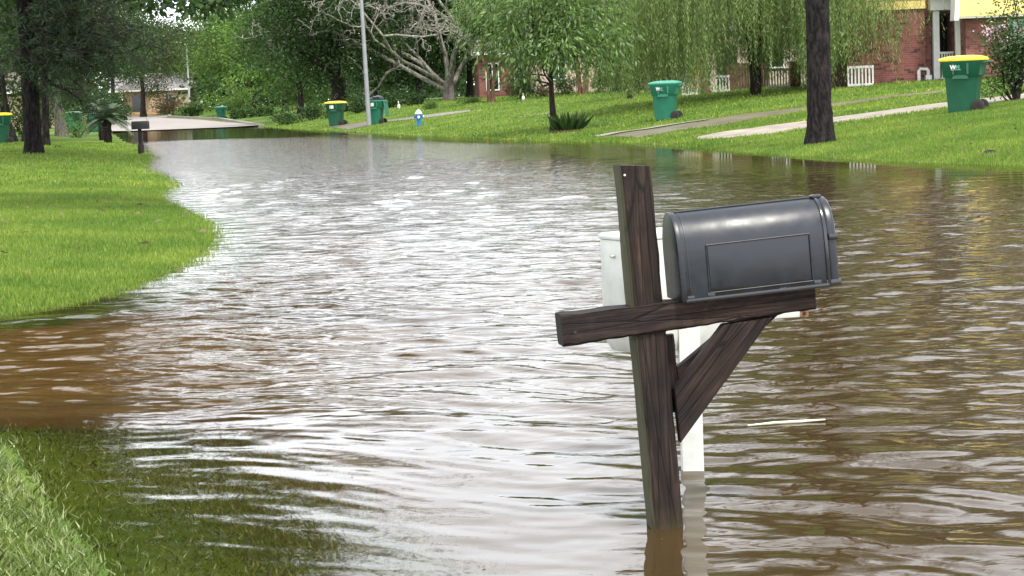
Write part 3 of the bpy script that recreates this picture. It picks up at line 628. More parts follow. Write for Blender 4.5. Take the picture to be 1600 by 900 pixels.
def shrub(name, label, base, rad, leafm, n, Ll, Lw, seed, group=None, cat='shrub', extra=None):
    rng = np.random.default_rng(seed); t = thing(name, label, cat, base, 0, group)
    C = clumps(rng, (0, 0, rad[2] * .9), rad, 40, 0.1); C[:, 2] = np.maximum(C[:, 2], 0.12 * rad[2])
    P, D = leaf_cloud(rng, C, max(rad) * .38, max(1, n // 40), 0.0); P[:, 2] = np.maximum(P[:, 2], 0.02)
    mb = MB()
    for i in range(8): mb.tube(wander(rng, (rng.normal() * .08, rng.normal() * .08, -.05), C[i], 4, .07), [.03, .025, .018, .01], 5)
    mb.build('stem', M['bark_dark'], t)
    leaves('foliage', P, D, Ll, Lw, leafm, t, rng)
    if extra: extra(t, C, rng)
    return t

# ------------------------------------------------------------------ the dark mailbox on its wooden post
O = on_water(1045, 827)
mbx = thing('mailbox', 'slate grey arched mailbox on a leaning dark wooden post standing in the floodwater', 'mailbox', O)
mbx.rotation_mode = 'QUATERNION'
ya, le = R(9.0), R(3.4)
mbx.rotation_quaternion = (Matrix.Rotation(le, 4, Vector((0, -1, 0))).to_4x4() @ Matrix.Rotation(ya, 4, 'Z')).to_quaternion()
def rough_post(x0, x1, y0, y1, z0, z1, n=26, seed=1, amp=0.0022, axis='z'):
    """a sawn timber with slightly worn corners"""
    rng = np.random.default_rng(seed); b = MB(); rings = []
    for k in range(n):
        t = k / (n - 1); e = rng.normal(size=(12, 2)) * amp; ch = 0.006 + 0.002 * rng.random()
        base = [(x0 + ch, y0), (x1 - ch, y0), (x1, y0 + ch), (x1, y1 - ch), (x1 - ch, y1), (x0 + ch, y1), (x0, y1 - ch), (x0, y0 + ch)]
        rings.append([(p[0] + e[i, 0] * .4, p[1] + e[i, 1] * .4, z0 + (z1 - z0) * t) for i, p in enumerate(base)])
    b.loft(rings)
    if axis == 'x': b.v = [(v[2], v[1], v[0]) for v in b.v]
    return b
p = rough_post(-0.0505, 0.0505, 0.0, 0.100, -0.5, 1.165, 30, 2)
p.v = [(v[0], v[1], v[2] + (0.012 * (v[0] / .05) * -0.2 + 0.004 * math.sin(v[0] * 90) if v[2] > 1.1 else 0)) for v in p.v]
p.build('post', M['wood_z'], mbx, False)
ab = rough_post(0.614, 0.716, -0.012, 0.088, -0.284, 0.545, 40, 3, 0.003, 'x')
ab.v = [(v[0], v[1], min(v[2] + .012 + (v[0] + .284) * .027, .7255 + .002 * math.sin(v[0] * 40)) if v[2] > .66 else v[2] + .012 + (v[0] + .284) * .027) for v in ab.v]
arm = ab.build('crossarm', M['wood_x'], mbx)
MB().cyl_y(-0.243, -0.0135, 0.02, 0.667, 0.0055, 10).build('bolt_hole', M['rubber'], arm)
pst = [o_ for o_ in mbx.children if o_.name.startswith('post')][0]
MB().cyl_y(-.036, -.003, .001, 1.140, .0035, 8).build('nail_head', M['straw'], pst)
def brace(name, y0, y1, du=0.0, seed=1):
    poly = [(.064, .272), (.060, .446), (.238, .634), (.402, .640)] if not du else [(.10, .385), (.09, .5), (.30, .636), (.452, .641)]
    th = math.atan2(.634 - .446, .238 - .060); c_, s_ = math.cos(th), math.sin(th)
    o = MB().prism([(q[0] * c_ + q[1] * s_, -q[0] * s_ + q[1] * c_) for q in poly], y0, y1).build(name, M['wood_x'], mbx, False, 0.004)
    o.rotation_euler = (0, -th, 0); return o
brace('brace', -0.004, 0.036); brace('brace', 0.070, 0.108, 0.07)
rough_post(0.052, 0.092, 0.068, 0.104, 0.36, 0.612, 8, 5).build('backing_board', M['wood_z'], mbx)
# the arched box: a profile in the v,w plane swept along u
def arch(v0, v1, w0, w1, n=14, side=0.55):
    rv = (v1 - v0) / 2; cv = (v0 + v1) / 2; hs = w0 + (w1 - w0) * side
    return [(v0, w0), (v0, hs)] + [(cv - rv * math.cos(a), hs + (w1 - hs) * math.sin(a)) for a in np.linspace(0, PI, n)[1:-1]] + [(v1, hs), (v1, w0)]
V0, V1, W0, W1 = -0.045, 0.150, 0.727, 1.002
def arch_x(b, u0, u1, g=0.0, gz_=None):
    pr = arch(V0 - g, V1 + g, W0 - (g if gz_ is None else gz_), W1 + g)
    return b.prism_x(pr, u0, u1)
box = arch_x(MB(), 0.106, 0.582).build('mailbox_body', M['mailbox'], mbx, True, 0.004)
arch_x(MB(), 0.100, 0.118, 0.004).build('rear_rim', M['mailbox'], box, True, 0.003)
arch_x(MB(), 0.128, 0.1335, 0.0015).build('ridge', M['mailbox'], box, True, 0.001)
door = arch_x(MB(), 0.588, 0.619, 0.002).build('door', M['mailbox'], mbx, True, 0.010, 3)
arch_x(MB(), 0.578, 0.5895, 0.0035).build('door_rim', M['wet_black'], door, True, 0.002)
MB().box(0.574, 0.624, V0 - 0.003, V0 + 0.012, W0 - 0.006, W0 + 0.016).build('hinge_lip', M['wet_black'], door, True, 0.004)
MB().box(0.592, 0.622, V0 - 0.010, V0 + 0.004, 0.868, 0.889).build('latch', M['wet_black'], door, True, 0.003)
# raised label panel with a bead round it
pn = MB().box(0.196, 0.526, V0 - 0.0030, V0 + 0.002, 0.748, 0.893).build('side_panel', M['mailbox'], box, True, 0.002)
bd = MB(); yb = V0 - 0.0042
for q0, q1 in (((.192, .896), (.530, .896)), ((.530, .896), (.530, .745)), ((.192, .896), (.192, .745)), ((.192, .745), (.530, .745))):
    bd.tube([(q0[0], yb, q0[1]), (q1[0], yb, q1[1])], 0.0021, 6)
bd.build('panel_bead', M['mailbox'], pn, True)
ft = MB().box(0.112, 0.584, V0 - 0.004, V0 + 0.006, W0 - 0.008, W0 + 0.006)
for uq, wq in ((.13, .016), (.196, .02), (.30, .006), (.43, .008), (.545, .02)):
    ft.box(uq - .012, uq + .012, V0 - 0.003, V0 + .004, W0, W0 + wq)
ft.build('bottom_lip', M['wet_black'], box, True, 0.003)
MB().tube([(0.11, 0.045, W1 + .001), (0.575, 0.045, W1 + .001)], 0.004, 6).build('top_ridge', M['wet_black'], box, True)
MB().box(0.572, 0.604, 0.03, 0.06, W1 - 0.002, W1 + 0.009).build('top_catch', M['wet_black'], door, True, 0.003)
MB().cyl_y(.437, V0 - .0042, V0, .772, .003, 10).build('screw_hole', M['rubber'], pn)
MB().box(0.13, 0.53, -0.03, 0.12, 0.7262, 0.7290).build('mount_plate', M['wood_x'], mbx)

# ------------------------------------------------------------------ the white mailbox behind it
B0 = on_water(1083, 735); dW = float((B0 - CAM) @ f_)
wm = thing('mailbox', 'plain white box on a square white post standing behind the dark wooden mailbox post', 'mailbox', B0)
def loc(px, py, d): return pt(px, py, d) - B0
MB().box(-0.039, 0.039, -0.02, 0.058, -0.5, 0.56).build('post', M['white_plastic'], wm, True, 0.004)
# body: a box standing on its corner in plan
Cn = loc(992, 556, dW - 0.16); Lf = loc(943, 527, dW + 0.03); Rt = loc(1142, 520, dW + 0.06)
Cn[2] = Lf[2] = Rt[2] = loc(992, 556, dW - .16)[2]
Bk = Lf + Rt - Cn; zt = loc(940, 372, dW + .03)[2]
def quad_ring(z, s=1.0):
    c = (Lf + Rt) / 2
    return [tuple((c + (q - c) * s)[:2]) + (z,) for q in (Lf, Cn, Rt, Bk)]
bx = MB().loft([quad_ring(Cn[2], 0.88), quad_ring(Cn[2] + .05, 1.0), quad_ring(zt, 1.0)]).build('box', M['white_plastic'], wm, True, 0.004)
MB().loft([quad_ring(zt + .001, 1.03), quad_ring(zt + .016, 1.03), quad_ring(zt + .024, 0.98)]).build('lid', M['white_plastic'], wm, True, 0.004)
kn = Lf * .55 + Cn * .45; nrm = np.cross(Cn - Lf, [0, 0, 1]); nrm = nrm / np.linalg.norm(nrm)
if nrm[1] > 0: nrm = -nrm
kz = loc(962, 397, dW)[2]
MB().tube([(kn[0], kn[1], kz), tuple(np.array([kn[0], kn[1], kz]) + nrm * 0.016)], [0.009, 0.006], 10).build('knob', M['chrome'], bx, True)
a0, a1 = loc(1075, 500, dW + .02), loc(1262, 489.5, dW + .05)
ar = MB(); dv = np.array([0, 0.04, 0]); hz = np.array([0, 0, 0.026])
ar.loft([[a0 - hz / 2, a0 + dv - hz / 2, a0 + dv + hz / 2, a0 + hz / 2], [a1 - hz / 2, a1 + dv - hz / 2, a1 + dv + hz / 2, a1 + hz / 2]])
arm2 = ar.build('support_arm', M['white_plastic'], wm, True, 0.003)
e = a1 - np.array([.014, 0.003, 0])
MB().box(e[0] - .014, e[0] + .016, e[1] - .003, e[1] + .002, e[2] - .0125, e[2] + .0125).build('rusty_bracket', M['rust'], arm2, True, .002)
MB().cyl_y(e[0], e[1] - .006, e[1], e[2], .007, 10).build('screw', M['debris'], arm2)

# ------------------------------------------------------------------ far small mailbox on the left bank
q, dq = hit(221, 242); s_ = dq / FPX
mb2 = thing('mailbox', 'small dark mailbox on a single post at the edge of the left lawn', 'mailbox', q)
MB().tube([(0, 0, -.3), (-.01, 0, 40 * s_)], [.075, .06], 8).build('post', M['bark_dark'], mb2)
MB().box(-.085, .085, -.085, .085, 8 * s_ * 0, 16 * s_).build('post_sleeve', M['bark_dark'], mb2, False, .01)
zb = 40 * s_
ob = MB().prism_x([(p_[0], p_[1]) for p_ in arch(-.11, .11, zb, zb + .25)], -.24, .28).build('mailbox_body', M['rubber'], mb2, True, .006)
MB().box(.25, .262, -.13, -.11, zb + .12, zb + .34).build('flag', M['rust'], mb2)

# ------------------------------------------------------------------ wheeled bins
def rrect(x0, x1, y0, y1, z, c=0.05, k=3):
    P = []
    for cx, cy, a0 in ((x1 - c, y1 - c, 0), (x0 + c, y1 - c, PI / 2), (x0 + c, y0 + c, PI), (x1 - c, y0 + c, 1.5 * PI)):
        for a in np.linspace(0, PI / 2, k): P.append((cx + c * math.cos(a0 + a), cy + c * math.sin(a0 + a), z))
    return P
def make_bin(label, loc_, yaw, body, lid, H=1.2, badge='plain', open_lid=False):
    """+x is the back with hinge, handle and wheels; the badge side looks along -y"""
    t = thing('wheeled_bin', label, 'bin', loc_, yaw, 'wheeled refuse bins along the flooded street'); k = H / 1.2
    S = lambda L_: [(a * k, b * k, c * k) for a, b, c in L_]
    b = MB(); b.loft([S(rrect(-.30, .25, -.24, .24, .0)), S(rrect(-.31, .27, -.25, .25, .06)), S(rrect(-.355, .335, -.29, .29, .72)), S(rrect(-.362, .345, -.297, .297, .74)),
                      S(rrect(-.40, .40, -.325, .325, .775)), S(rrect(-.42, .425, -.34, .34, 1.02)), S(rrect(-.445, .44, -.36, .36, 1.05)), S(rrect(-.445, .44, -.36, .36, 1.09))])
    bo = b.build('body', M[body], t, True)
    for xx in (-.16, .14): MB().prism([(c * k, d * k) for c, d in ((xx - .02, .80), (xx + .02, .80), (xx + .025, 1.03), (xx - .025, 1.03))], -.352 * k, -.30 * k).build('rib', M[body], bo, False, .004)
    MB().prism([(c * k, d * k) for c, d in ((-.2, .70), (.16, .70), (.12, .78), (-.16, .78))], -.335 * k, -.28 * k).build('grip_recess', M[body], bo, False, .006)
    if not open_lid:
        l_ = MB().loft([S(rrect(-.47, .47, -.375, .375, 1.085)), S(rrect(-.475, .475, -.38, .38, 1.12)), S(rrect(-.44, .45, -.35, .35, 1.15)), S(rrect(-.30, .34, -.24, .24, 1.185)), S(rrect(-.1, .2, -.1, .1, 1.2))])
        l_.build('lid', M[lid], t, True)
    else:
        MB().loft([[(c * k, d * k, e * k) for c, d, e in ((.46, -.37, 1.08), (.50, -.37, 1.08), (.50, .37, 1.08), (.46, .37, 1.08))],
                   [(c * k, d * k, e * k) for c, d, e in ((.54, -.37, .35), (.57, -.37, .35), (.57, .37, .35), (.54, .37, .35))]]).build('lid', M[lid], t, False, .008)
        MB().loft([S(rrect(-.46, .455, -.375, .375, 1.075)), S(rrect(-.46, .455, -.375, .375, 1.115))]).build('rim', M['lid_green'], t, True)
    MB().tube([(.44 * k, -.28 * k, 1.03 * k), (.53 * k, -.28 * k, 1.05 * k), (.53 * k, .28 * k, 1.05 * k), (.44 * k, .28 * k, 1.03 * k)], .018 * k, 8).build('handle', M[body], t, True)
    for sy in (-1, 1):
        wl = MB(); y0, y1 = (sy * .25 * k, sy * .33 * k); wl.cyl_y(.33 * k, y0, y1, .13 * k, .135 * k, 22); wh = wl.build('wheel', M['rubber'], t, True, .012)
        MB().cyl_y(.33 * k, y1 - sy * .005, y1 + sy * .008 * k, .13 * k, .075 * k, 14).build('hub', M['debris'], wh, True)
    MB().cyl_y(.33 * k, -.30 * k, .30 * k, .13 * k, .016 * k, 8).build('axle', M['rubber'], t)
    if badge == 'logo':
        pl = MB().box(-.05 * k - .17, -.05 * k + .05, -.362 * k, -.33 * k, .895 * k, .900 * k).build('badge', M['white'], t)
        for ch, dx, mt in (('W', -.17, 'white'), ('M', -.06, 'lid_green')):
            cu = bpy.data.curves.new('letter', 'FONT'); cu.body = ch; cu.size = .115 * k; cu.extrude = .003; cu.offset = .006
            tmp = bpy.data.objects.new('tmp', cu); col.objects.link(tmp); bpy.context.view_layer.update()
            me = bpy.data.meshes.new_from_object(tmp.evaluated_get(bpy.context.evaluated_depsgraph_get())); bpy.data.objects.remove(tmp)
            lo = link_mesh('letter', me, M[mt], t); lo.location = ((-.05 + dx) * k, -.364 * k, .915 * k); lo.rotation_euler = (PI / 2, 0, 0)
    elif badge == 'sticker':
        MB().box(-.20 * k, .0, -.352 * k, -.33 * k, .84 * k, 1.0 * k).build('sticker', M['white'], t)
    return t
def bin_at(px, py, top, label, yaw, *a, **kw):
    q, d = hit(px, py); H = (py - top) * d / FPX
    return make_bin(label, q, yaw, *a, H=H, **kw), q, d, H
bin_at(1041, 187, 126, 'pale green wheeled bin with green lid on the lawn beside the wet brown path', R(-16), 'bin_pale', 'lid_green', badge='logo')
bin_at(1507, 175, 87, 'dark green wheeled bin with yellow lid at the edge of the pale driveway', R(-24), 'bin_green', 'lid_yellow', badge='logo')
bin_at(526, 196.5, 158, 'green wheeled bin with yellow lid left of the grey street lamp post', R(-14), 'bin_green', 'lid_yellow', badge='sticker')
tb, qb, db, Hb = bin_at(588, 194, 154, 'overfilled green wheeled bin with white sticker right behind the grey lamp post', R(-10), 'bin_pale', 'bin_pale', badge='sticker', open_lid=True)
bin_at(346, 187.5, 166, 'small pale green wheeled bin near the kerb at the dry end of the street', R(-10), 'bin_pale', 'lid_green')
bin_at(2, 225, 176, 'green wheeled bin with yellow lid at the left edge beside the dark trunks', R(12), 'bin_green', 'lid_yellow')
bin_at(118, 207, 174, 'pale green wheeled bin half hidden by the yellowish sapling on the left lawn', R(170), 'bin_pale', 'bin_green')
bin_at(149, 206, 176, 'green wheeled bin with both wheels turned to the street beside the sago palm', R(-80), 'bin_pale', 'bin_green')
bin_at(101, 196, 178, 'distant green wheeled bin behind the grey leaning tree trunk', R(20), 'bin_pale', 'bin_green')
def bag(label, loc_, r, seed):
    rng = np.random.default_rng(seed); b = MB(); rings = []
    for k in range(9):
        ph = k / 8; z = r * 1.25 * ph; rr = r * math.sqrt(max(0.02, 1 - (2 * ph - 0.85) ** 2 * 0.72)) * (1 if ph < .8 else .5)
        rings.append([((rr * (1 + .16 * rng.normal())) * math.cos(a), (rr * (1 + .16 * rng.normal())) * math.sin(a), z + .03 * r * rng.normal()) for a in np.linspace(0, 2 * PI, 14, endpoint=False)])
    o = b.loft(rings).build('refuse_bag', M['black_bag'], None, True); o.location = loc_
    return tag(o, label, 'rubbish bag', 'black bags in the open bin')
top = Hb * 1.07 / 1.2
bag('shiny black rubbish bag heaped highest at the right in the open green bin', (qb[0] + .15, qb[1] - .02, qb[2] + top), .24, 1)
bag('low black rubbish bag at the left in the open green bin behind the lamp post', (qb[0] - .18, qb[1] + .0, qb[2] + top - .04), .20, 2)

# ------------------------------------------------------------------ hydrant, lamp posts
q, d = hit(655, 197); hs = 26.5 * d / FPX / 0.75
hy = thing('fire_hydrant', 'blue fire hydrant with white bonnet on the lawn near the water', 'fire hydrant', q); hy.scale = (hs,) * 3
MB().lathe([(.15, -.05), (.15, .03), (.105, .04), (.105, .30), (.125, .31), (.125, .50), (.14, .505), (.14, .53)], 18).build('barrel', M['hyd_blue'], hy, True)
MB().lathe([(.165, .532), (.165, .56), (.14, .58), (.115, .65), (.06, .70), (.035, .705), (.03, .75)], 18).build('bonnet', M['hyd_white'], hy, True)
MB().loft([[(x_, -.03, z_) for x_, z_ in ()] or [(.04 * math.cos(a), -.20, .40 + .065 * math.sin(a)) for a in np.linspace(0, 2 * PI, 12, endpoint=False)], [(.065 * math.cos(a), -.08, .40 + .065 * math.sin(a)) for a in np.linspace(0, 2 * PI, 12, endpoint=False)]]).build('front_outlet', M['hyd_white'], hy, True)
for sx in (-1, 1):
    o = MB().tube([(sx * .09, 0, .42), (sx * .16, 0, .42), (sx * .19, 0, .42)], [.06, .06, .075], 12).build('outlet', M['hyd_blue'], hy, True)
    MB().tube([(sx * .19, 0, .42), (sx * .215, 0, .42)], [.07, .05], 10).build('outlet_cap', M['hyd_white'] if sx > 0 else M['rubber'], o, True)
def lamp_post(label, px, py, ptop, r0_, r1_, mat, Hm):
    q, d = hit(px, py); t = thing('street_lamp', label, 'street lamp', q, 0, 'street lamps along the street')
    tp = pt(ptop[0], ptop[1], d) - q; tp = tp * (Hm / tp[2])
    MB().tube([(0, 0, -.3), tuple(tp * .5), tuple(tp)], [r0_, (r0_ + r1_) / 2, r1_], 10).build('pole', mat, t, True)
    e_ = tp + np.array([-1.3, -.5, .35])
    MB().tube([tuple(tp - np.array([0, 0, .05])), tuple(tp + np.array([-.5, -.2, .25])), tuple(e_)], [.045, .04, .035], 8).build('arm', mat, t, True)
    l_ = MB().loft([rrect(e_[0] - .5, e_[0] + .1, e_[1] - .15, e_[1] + .15, e_[2] + .02, .06), rrect(e_[0] - .55, e_[0] + .12, e_[1] - .18, e_[1] + .18, e_[2] - .06, .06), rrect(e_[0] - .5, e_[0] + .02, e_[1] - .14, e_[1] + .14, e_[2] - .10, .06)]).build('lamp_head', mat, t, True)
    return t
lamp_post('grey street lamp pole in front of the overfilled bin', 577, 197, (564.5, 0), .115, .075, M['pole'], 8.5)
lamp_post('pale slim street lamp pole on the far lawn by the dry street', 297.5, 180, (291, 72), .14, .09, M['pole_pale'], 8.4)

# ------------------------------------------------------------------ trees
GB = 'trees in the background behind the lawns'
def pine_trunk(t, base, tip_px, r0_, r1_, H, d, rng, flare=1.3, n=16, mat='bark_pine'):
    """tapered trunk with plated bark relief; leans as the photo shows"""
    tp = pt(tip_px[0], tip_px[1], d) - base; tp = tp * (H / tp[2]); b = MB(); rings = []
    K = 60; N = 36; ph = rng.uniform(0, 6, 8)
    for k in range(K):
        s = (k / (K - 1)) ** 1.5; z = -0.2 + s * (H + .2); c = tp * s; r = r0_ + (r1_ - r0_) * min(1, s * 1.0); r *= 1 + (flare - 1) * math.exp(-max(z, 0) / .28)
        rings.append([(c[0] + r * (1 + .055 * math.sin(7 * a + 3 * z + ph[0]) * math.sin(5 * z + ph[1] + 2 * a) + .035 * rng.normal()) * math.cos(a),
                       c[1] + r * (1 + .055 * math.sin(7 * a + 3 * z + ph[0]) * math.sin(5 * z + ph[1] + 2 * a) + .035 * rng.normal()) * math.sin(a), z) for a in np.linspace(0, 2 * PI, N, endpoint=False)])
    b.loft(rings).build('trunk', M[mat], t, True); return tp
def tufts(rng, C, per, L_):
    n = len(C) * per; D = rng.normal(size=(n, 3)); D[:, 2] = D[:, 2] * .8 - .25
    return np.repeat(C, per, 0) + rng.normal(size=(n, 3)) * .05, D
def pine(label, px, py, tip, r0_, r1_, H, branches, seed, ntuft=26, per=16, nl=.24, nw=.034, spread=.55, flare=1.3):
    q, d = hit(px, py); rng = np.random.default_rng(seed); t = thing('pine_tree', label, 'tree', q, 0, 'tall pines by the street')
    tp = pine_trunk(t, q, tip, r0_, r1_, H, d, rng, flare)
    mb = MB(); Cs = []
    for (z0, ex, ey, ez) in branches:
        st = tp * (z0 / H); en = np.array([ex, ey, ez]); W = wander(rng, st, en, 7, .035); mb.tube(W, np.linspace(.07, .012, 7), 6)
        for j in range(ntuft):
            s = .25 + .75 * rng.random(); k = min(5, int(s * 6)); c = W[k] + (W[k + 1] - W[k]) * (s * 6 - k)
            o = rng.normal(size=3) * np.array([spread, spread, spread * .55]) * (0.5 + s * .6); Cs.append(c + o)
            if j % 3 == 0: mb.tube([c, c + o * .6, c + o], [.014, .01, .006], 4)
    mb.build('branches', M['bark_dark'], t)
    P, D = tufts(rng, np.array(Cs), per, nl); leaves('needles', P, D, nl, nw, M['needle'], t, rng)
    return t
rg = np.random.default_rng(77)
br = []
for i in range(64):                       # lower boughs hang over the street to the right, upper ones all round
    z = (rg.uniform(2.6, 6.5) if i < 34 else rg.uniform(5, 16)); a = rg.uniform(-1.1, 1.1) if i < 34 else rg.uniform(0, 2 * PI); L_ = rg.uniform(2.0, 4.7) * (1.1 - z / 22)
    br.append((z, L_ * math.cos(a) + .0, L_ * math.sin(a), z + rg.uniform(-1.5, .6)))
pine('tall dark pine on the left lawn with boughs hanging over the street', 53, 241, (40, 20), .26, .17, 17, br, 31, 40, 18, nl=.22, nw=.028)
br = []
for i in range(26):
    z = rg.uniform(3.0, 13); a = rg.uniform(0, 2 * PI); L_ = rg.uniform(1.5, 4.0); br.append((z, L_ * math.cos(a), L_ * math.sin(a), z + rg.uniform(-1.2, .8)))
pine('thinner dark pine just behind the big left pine', 72, 228, (69, 100), .13, .1, 14, br, 32, 34, 14)
br = []
for i in range(30):
    z = rg.uniform(9.5, 19); a = rg.uniform(0, 2 * PI); L_ = rg.uniform(1.5, 3.6); br.append((z, L_ * math.cos(a), L_ * math.sin(a), z + rg.uniform(-.6, 1.0)))
pine('thick straight pine trunk on the right lawn close to the water', 1282, 225, (1276.5, 0), .25, .155, 20, br, 33, 26, 16, flare=1.35)

def bt(px, d, H, rx, rz, cz, leaf, label, seed, ncl=100, per=190, Ll=.23, Lw=.135, tr=.3, bark_='bark_dark', name='broadleaf_tree', **kw):
    return tree(name, label, at(px, d), H, (rx, rx * .9, rz), cz, M[leaf], M[bark_], tr, ncl, per, Ll, Lw, seed, group=GB, **kw)
# far left
bt(-70, 95, 15, 5, 6, 9, 'leaf_dark', 'dark tree rising past the left edge behind the yellow lidded bin', 101, tr=.25)
bt(4, 88, 13, 4.2, 5.2, 8.5, 'leaf_dark', 'dark tree with a thin trunk at the far left edge', 102, tr=.17)
bt(27, 84, 12, 3.6, 4.6, 7.3, 'leaf_mid', 'two stemmed dark tree left of the big pine trunk', 103, tr=.13, stems=2, spread=.25)
bt(94, 102, 11, 4.0, 4.4, 6.8, 'leaf_olive', 'grey leaning tree trunk behind the second pine', 104, tr=.3, bark_='bark_grey', lean=(-.5, 0))
bt(40, 165, 17, 7, 8, 9, 'leaf_dark', 'broad dark tree far behind the left lawn', 105)
bt(140, 175, 16, 7, 7, 9.5, 'leaf_dark', 'dark leafy tree behind the sago palm', 106)
bt(-30, 60, 15, 4.0, 5.5, 9.5, 'leaf_dark', 'tall dark tree just outside the left edge', 107, tr=.2)
bt(223, 228, 13, 6.5, 4.6, 7.9, 'leaf_olive', 'olive tree with dark trunk before the far beige house', 108, tr=.35)
bt(175, 215, 14, 6.5, 5.0, 9.5, 'leaf_dark', 'dark crown left of the far beige house', 109, tr=.3)
bt(255, 285, 13.5, 8, 5.6, 7.6, 'leaf_dark', 'bluish dark tree behind the far beige house', 110, Ll=.36, Lw=.2)
bt(310, 275, 12.5, 8, 5.4, 7.0, 'leaf_mid', 'mid green tree behind the pale lamp pole', 111, Ll=.32, Lw=.19)
bt(352, 250, 14, 7.5, 6.5, 7.5, 'leaf_bright', 'bright green tree right of the pale lamp pole', 112, Ll=.30, Lw=.18)
bt(395, 205, 10.5, 5.5, 4.6, 6.2, 'leaf_bright', 'sunny yellow green tree above the low clipped hedge', 113, Ll=.27, Lw=.16)
bt(445, 178, 13, 6, 6.2, 7, 'leaf_bright', 'bright tree beside the dark oak', 114, Ll=.25, Lw=.15)
bt(420, 285, 15, 8, 6.4, 8.5, 'leaf_mid', 'tall mid green tree far behind the bright trees', 115, Ll=.36, Lw=.2)
# broad tree outside the left edge whose high crown reaches over the flooded street
rng = np.random.default_rng(909); bo = at(-220, 47); ov = thing('broadleaf_tree', 'dark broadleaf tree whose leafy bough hangs into the upper left of the view', 'tree', bo, 0, GB)
mb = MB(); mb.tube(wander(rng, (0, 0, -.3), (1.0, 0, 5.0), 5, .02) + wander(rng, (1.2, 0, 5.5), (2.5, 1, 12.5), 4, .04), np.linspace(.42, .1, 9), 12)
OC = clumps(rng, (5.6, 1.0, 10.6), (6.2, 5.0, 3.8), 280, .2)
ex = [np.array(pt(px, py, 47 + rng.normal() * 1.2)) - bo for px, py in ((215, -6), (245, 2), (270, -12), (290, 8), (310, -4), (330, -16), (345, 4), (365, -8), (378, -14), (300, -24), (260, -30), (350, -34), (395, -30), (320, 6))]
for c in list(OC[rng.choice(150, 20, False)]): mb.tube(wander(rng, (1.3, 0, 5.8), c, 5, .07), np.linspace(.13, .02, 5), 6)
for c in ex: mb.tube(wander(rng, OC[int(rng.integers(150))], c, 4, .06), np.linspace(.05, .012, 4), 5)
mb.build('trunk', M['bark_dark'], ov, True)
P, D = leaf_cloud(rng, OC, 1.6, 150, .3); P2, D2 = leaf_cloud(rng, np.array(ex), .42, 110, .3)
leaves('crown', np.concatenate([P, P2]), np.concatenate([D, D2]), .19, .115, M['leaf_dark'], ov, rng)
tree('broadleaf_tree', 'tall dark tree left of the view that throws the shade band across the left lawn', (-10.8, 20.5, gz(-10.8, 20.5)), 12.5, (4.6, 2.2, 1.9), 9.9, M['leaf_dark'], M['bark_dark'], .3, 110, 220, .16, .1, 911, group=GB, lean=(6.4, 2.2), cr=1.2, fork_z=6.5)
# the wood that closes the view behind every garden
rng = np.random.default_rng(910); WC = []
for i in range(1700):
    px = rng.uniform(-500, 2100); d = rng.uniform(205, 300) if 330 < px < 2100 else rng.uniform(310, 380)
    b_ = at(px, d); WC.append(b_ + np.array([0, 0, (rng.uniform(.3, 9.5) if i < 900 else rng.uniform(.1, 4.5)) * (1 + .25 * math.sin(px * .02))]))
P, D = leaf_cloud(rng, np.array(WC), 4.6, 110, .2)
tag(leaves('woodland', P, D, .62, .36, M['leaf_dark'], None, rng, 110), kind='stuff')
# the middle
bt(528, 128, 12.5, 6.0, 5.2, 7.4, 'leaf_dark', 'large dark oak behind the yellow lidded bin', 120, ncl=150, per=210, tr=.55)
bt(470, 150, 12, 4.4, 5.4, 6.2, 'leaf_mid', 'mid green tree at the left shoulder of the oak', 121)
bt(590, 140, 10.5, 5.4, 4.9, 6.0, 'leaf_dark', 'dark magnolia behind the lamp post', 122)
bt(655, 136, 10.5, 5.0, 4.8, 5.6, 'leaf_dark', 'dense dark evergreen left of the bare tree', 123, ncl=120)
bt(735, 140, 11, 5.2, 4.9, 6.2, 'leaf_dark', 'dark tree standing behind the bare tree', 124, ncl=110)
bt(805, 150, 11.5, 5.6, 4.2, 8.0, 'leaf_dark', 'dark tree above the red brick house', 125)
bt(880, 150, 12, 6, 4.4, 8.2, 'leaf_mid', 'tall green tree behind the young tree', 126)
bt(965, 140, 12.5, 6, 4.6, 8.6, 'leaf_dark', 'tall dark tree above the pale house', 127)
bt(1060, 130, 24, 6.5, 10.5, 13.5, 'leaf_mid', 'tall green tree left behind the willow', 128)
bt(1150, 125, 31, 7.5, 13.5, 17.5, 'leaf_dark', 'tall dark tree behind the willow', 129, ncl=200, per=200, Ll=.27, Lw=.16)
bt(1245, 122, 34, 8, 15, 19, 'leaf_mid', 'tall tree behind the pine trunk', 130, ncl=200, per=200, Ll=.27, Lw=.16)
bt(1350, 118, 35, 8, 15.5, 19.5, 'leaf_dark', 'tall dark tree behind the yellow sided house', 131, ncl=200, per=200, Ll=.27, Lw=.16)
bt(1460, 112, 34, 8, 15, 19, 'leaf_mid', 'tall green tree rising over the porch roof', 132, ncl=200, per=200, Ll=.27, Lw=.16)
bt(1590, 108, 34, 8.5, 15, 19, 'leaf_dark', 'tall dark tree at the right edge behind the house', 133, ncl=200, per=200, Ll=.27, Lw=.16)
